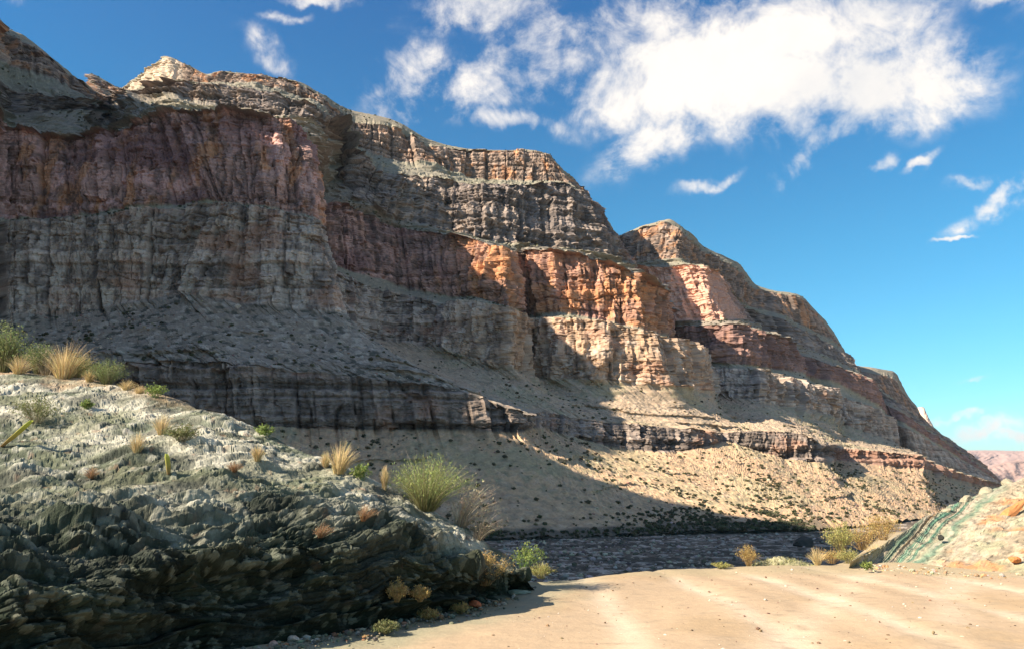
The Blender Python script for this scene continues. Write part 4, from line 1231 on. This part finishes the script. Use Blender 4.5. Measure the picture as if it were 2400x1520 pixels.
# fallen stick by the red rock
p0, p1 = at_z(1138, 1402, .10), at_z(1168, 1408, .03)
V, F = lathe_pts([p0 + (p1 - p0) * t for t in np.linspace(0, 1, 5)], [.010, .012, .012, .010, .006], 6)
tag(mesh_obj('stick', V, F, M_TWIG, None, col=np.full((len(V), 3), 1) * np.array([.42, .34, .27])), 'pale dry stick lying beside the rust red rock', 'stick')

# slabs along the crest of the banded bank, the orange slab, a dark stone
SLABS = [(2215, 1196, 40, 'lowest of the slabs on the banded bank crest'), (2238, 1190, 26, 'small slab second up the banded bank crest'), (2262, 1170, 46, 'long slab above a dark gap on the bank crest'),
         (2290, 1176, 34, 'slab lying just inside the banded bank crest'), (2310, 1152, 50, 'thick slab at the middle of the bank crest'), (2335, 1160, 36, 'slab with dark underside near the bank crest top'), (2362, 1132, 48, 'highest slab of the bank crest at the picture edge')]
for i, (u, v_, wpx, lab) in enumerate(SLABS):
    D = np.interp(u, [2060, 2140, 2230, 2310, 2500], [18.4, 20.0, 22.3, 23.8, 26.5]) - .25
    p = at(u, v_ + 2, D)
    s = px2m(wpx, p) * .5
    one_rock('rock_slab', 'grey tan ' + lab, 'rock', p, (s, s * .6, s * .32), (.30, .27, .19), 50 + i, (.1, -.5, .2 * i), 'slabs along the crest of the banded bank')
p = at(2368, 1200, 20.4)
one_rock('rock_slab', 'bright orange slab leaning on the banded bank', 'rock', p, (.6, .17, .13), (.50, .215, .085), 61, (0, -.72, .1))
p = at(2378, 1312, 16.6)
one_rock('rock', 'rust orange stone low on the banded bank', 'rock', p, (.13, .1, .08), (.52, .19, .07), 62)
p = at(2204, 1258, 19.0)
one_rock('rock', 'single dark stone on the green band of the bank', 'rock', p, (.08, .07, .07), (.05, .05, .045), 63)
# grassy hump on the brink
ph, rr = np.meshgrid(np.linspace(0, 2 * PI, 140), np.linspace(0, 1, 60), indexing='ij')
c = at(1832, 1326, 17.6)
hx_, hy_ = c[0] + .84 * rr * np.cos(ph), c[1] + .5 * rr * np.sin(ph)
hz_ = c[2] - .10 + .24 * (1 - rr ** 1.6) * (1 + .5 * fbm(hx_ / .5, hy_ / .5, 0 * hx_, 2)) + .05 * fbm(hx_ / .12, hy_ / .12, 0 * hx_, 3)
mc = np.full(hx_.shape + (3,), 1) * np.array([.30, .275, .165]) * (1 + .5 * fbm(hx_ / .07, hy_ / .07, 0 * hx_, 3))[..., None]
mound = empty('grassy_mound', tuple(c))
tag(mound, 'low sage green mound on the brink beside the golden bush', 'mound')
mesh_obj('soil', np.stack([hx_ - c[0], hy_ - c[1], hz_ - c[2]], -1).reshape(-1, 3), grid_faces(140, 60), M_ROCKY, mound, col=mc.reshape(-1, 3))
n = 900
ra, an = np.sqrt(R.rand(n)) * .92, R.rand(n) * 2 * PI
b0 = np.stack([.84 * ra * np.cos(an), .5 * ra * np.sin(an), -.12 + .24 * (1 - ra ** 1.6)], 1)
tp_ = b0 + np.stack([R.normal(size=n) * .03, R.normal(size=n) * .03, .05 + .06 * R.rand(n)], 1)
V, F, Cc = strips(b0, tp_, (b0 + tp_) / 2, np.full(n, .012), .002, vary((.27, .28, .14), n), vary((.40, .38, .18), n))
tag(mesh_obj('grass', V, F, M_LEAF, mound, col=Cc), kind='stuff')

# ------------------------------------------------------------------ shrubs and stones of the talus
def clump(seed, n=46):
    r = np.random.RandomState(seed)
    p = r.normal(size=(n, 3))
    p /= np.linalg.norm(p, axis=1)[:, None]
    p *= (.55 + .5 * r.rand(n, 1)) * np.array((1, 1, .62))
    p[:, 2] += .45
    d, s = r.normal(size=(n, 3)), r.normal(size=(n, 3))
    d /= np.linalg.norm(d, axis=1)[:, None]
    s = np.cross(d, s)
    s /= np.linalg.norm(s, axis=1)[:, None]
    z = .30 + .2 * r.rand(n, 1)
    V = np.stack([p - d * z, p + s * z, p + d * z, p - s * z], 1).reshape(-1, 3)
    return V, np.arange(4 * n).reshape(n, 4)


CL = [clump(s) for s in range(6)]
cl_cols = [(.095, .105, .06), (.13, .13, .075), (.08, .092, .055), (.17, .155, .09), (.11, .112, .065), (.14, .135, .085)]
cl_me = []
for i, (V, F) in enumerate(CL):
    o = mesh_obj('shrub', V, F, M_LEAF, None, col=np.repeat(vary(cl_cols[i], len(F), .35), 4, 0), link=False)
    cl_me.append(o.data)
    bpy.data.objects.remove(o)


def pick(k, n, fmin=.04, fmax=.97, smin=0, smax=2450, dens=None):
    g = SLOPE_GRIDS[k]
    i0 = np.searchsorted(S_COL, smin)
    i1 = np.searchsorted(S_COL, smax)
    m = n * 3
    a = g[np.clip((i0 + (i1 - i0) * R.rand(m)).astype(int), 0, NS - 2), (g.shape[1] * (fmin + (fmax - fmin) * R.rand(m))).astype(int)]
    if dens is not None:
        a = a[dens(a) > R.rand(m)]
    return a[:n]


def pix(a):
    d = a - np.array((0, 0, EYE))
    zc = d[:, 1] * _cp + d[:, 2] * _sp
    return W_PX / 2 + F_PX * d[:, 0] / zc, H_PX / 2 - F_PX * (-d[:, 1] * _sp + d[:, 2] * _cp) / zc


clus = lambda a: .25 + sstep(-.1, .4, fbm(a[:, 0] / 40, a[:, 1] / 40, 0 * a[:, 0], 2))
A0 = pick(0, 1500, .05, .95, 380, 2300, clus)
A2 = pick(2, 420, .05, .95, 0, 2200, clus)
cand = np.concatenate([A0, A2])
uu, vv = pix(cand)
hill_v = np.interp(uu, [0, 200, 330, 500, 650, 780, 930, 1070, 1200, 1280], [845, 860, 897, 962, 1022, 1074, 1140, 1212, 1300, 1360])
vis = (uu > 0) & (uu < 2390) & (vv < np.minimum(hill_v - 4, 1245))
cand = cand[vis]
order = np.argsort(np.hypot(cand[:, 0], cand[:, 1]))
cand = cand[order]
ind, rest = cand[:260], cand[260:]
for i, p in enumerate(ind):
    o = bpy.data.objects.new('shrub', cl_me[i % 6])
    o.location = tuple(p)
    s = .4 + .8 * R.rand() ** 2.2
    o.scale = (s, s, s * (.8 + .4 * R.rand()))
    o.rotation_euler = (0, 0, R.rand() * 6.28)
    C.objects.link(o)
    zu, zv = pix(p[None])
    if p[2] > 45:
        lab, grp = 'small dark shrub on the shaded upper talus between the two grey cliffs', 'shrubs on the upper talus'
    elif zv[0] > 1140 + (zu[0] - 1500) * .19:
        lab, grp = 'small dark shrub on the shadowed lower talus near the riverbed', 'shrubs in the talus shadow'
    else:
        lab, grp = 'small dark green shrub dotted on the sunlit talus below the lower cliff band', 'shrubs on the sunlit talus'
    tag(o, lab, 'shrub', grp)


def scrub(name, label, pts, smin, smax):
    VV, FF, CC, o_ = [], [], [], 0
    for p in pts:
        i = R.randint(6)
        V, F = CL[i]
        s = smin + (smax - smin) * R.rand() ** 1.7
        a = R.rand() * 6.28
        c_, s_ = math.cos(a), math.sin(a)
        VV.append(np.stack([V[:, 0] * c_ - V[:, 1] * s_, V[:, 0] * s_ + V[:, 1] * c_, V[:, 2]], 1) * s + p)
        FF.append(F + o_)
        o_ += len(V)
        CC.append(np.repeat(vary(cl_cols[i], 1, .3), len(V), 0))
    o = mesh_obj(name, np.concatenate(VV), np.concatenate(FF), M_LEAF, None, col=np.concatenate(CC))
    return tag(o, label, 'scrub', kind='stuff')


high = np.concatenate([pick(k, n_, .05, .95, 0, 2100) for k, n_ in ((4, 260), (6, 900), (8, 250), (10, 350))])
scrub('distant_scrub', 'fine dark scrub on the farther talus and high ledges', np.concatenate([rest, high]), .5, 1.2)
toe_pts = np.concatenate([pick(0, 1000, .0, .07, 500, 1300), pick(0, 600, .04, .24, 560, 1300, clus)])  # dark scrub added to deepen the shade along the talus foot
scrub('toe_shade_scrub', 'dense dark scrub added to blacken the shaded foot of the talus at the riverbed', toe_pts, .3, 1.05)
tp = np.concatenate([pick(0, 3200, .03, .97, 450, 2300), pick(2, 2600, .03, .97, 0, 2200)])
scatter('talus_rocks', 'fallen blocks and stones lying over the talus slopes', 'rocks', tp, .22 + 1.0 * R.rand(len(tp)) ** 5,
        np.where(R.rand(len(tp), 1) < .5, vary((.44, .34, .25), len(tp)), vary((.24, .16, .12), len(tp))), M_CLIFF, ids=(0, 8))
print('all', round(time.time() - T0, 1))

# ------------------------------------------------------------------ haze: one closed box of thin air round the whole place
hz = bpy.data.meshes.new('haze')
bm = bmesh.new()
bmesh.ops.create_cube(bm, size=1)
bm.to_mesh(hz)
bm.free()
haze = bpy.data.objects.new('haze', hz)
HX0, HX1, HY0, HY1, HZ0, HZ1 = -31000, 31000, -800, 46000, -26, 900
haze.scale = (HX1 - HX0, HY1 - HY0, HZ1 - HZ0)
haze.location = ((HX0 + HX1) / 2, (HY0 + HY1) / 2, (HZ0 + HZ1) / 2)
C.objects.link(haze)
tag(haze, 'thin dry air that pales the far plateau', 'haze', kind='stuff')
hm = bpy.data.materials.new('thin_air')
hm.use_nodes = True
nt = hm.node_tree
nt.nodes.clear()
vo = nt.nodes.new('ShaderNodeVolumePrincipled')
vo.inputs['Color'].default_value = (.80, .86, .95, 1)
vo.inputs['Density'].default_value = 2.1e-5
vo.inputs['Anisotropy'].default_value = .2
mo = nt.nodes.new('ShaderNodeOutputMaterial')
nt.links.new(vo.outputs[0], mo.inputs['Volume'])
hz.materials.append(hm)
print('all', round(time.time() - T0, 1))
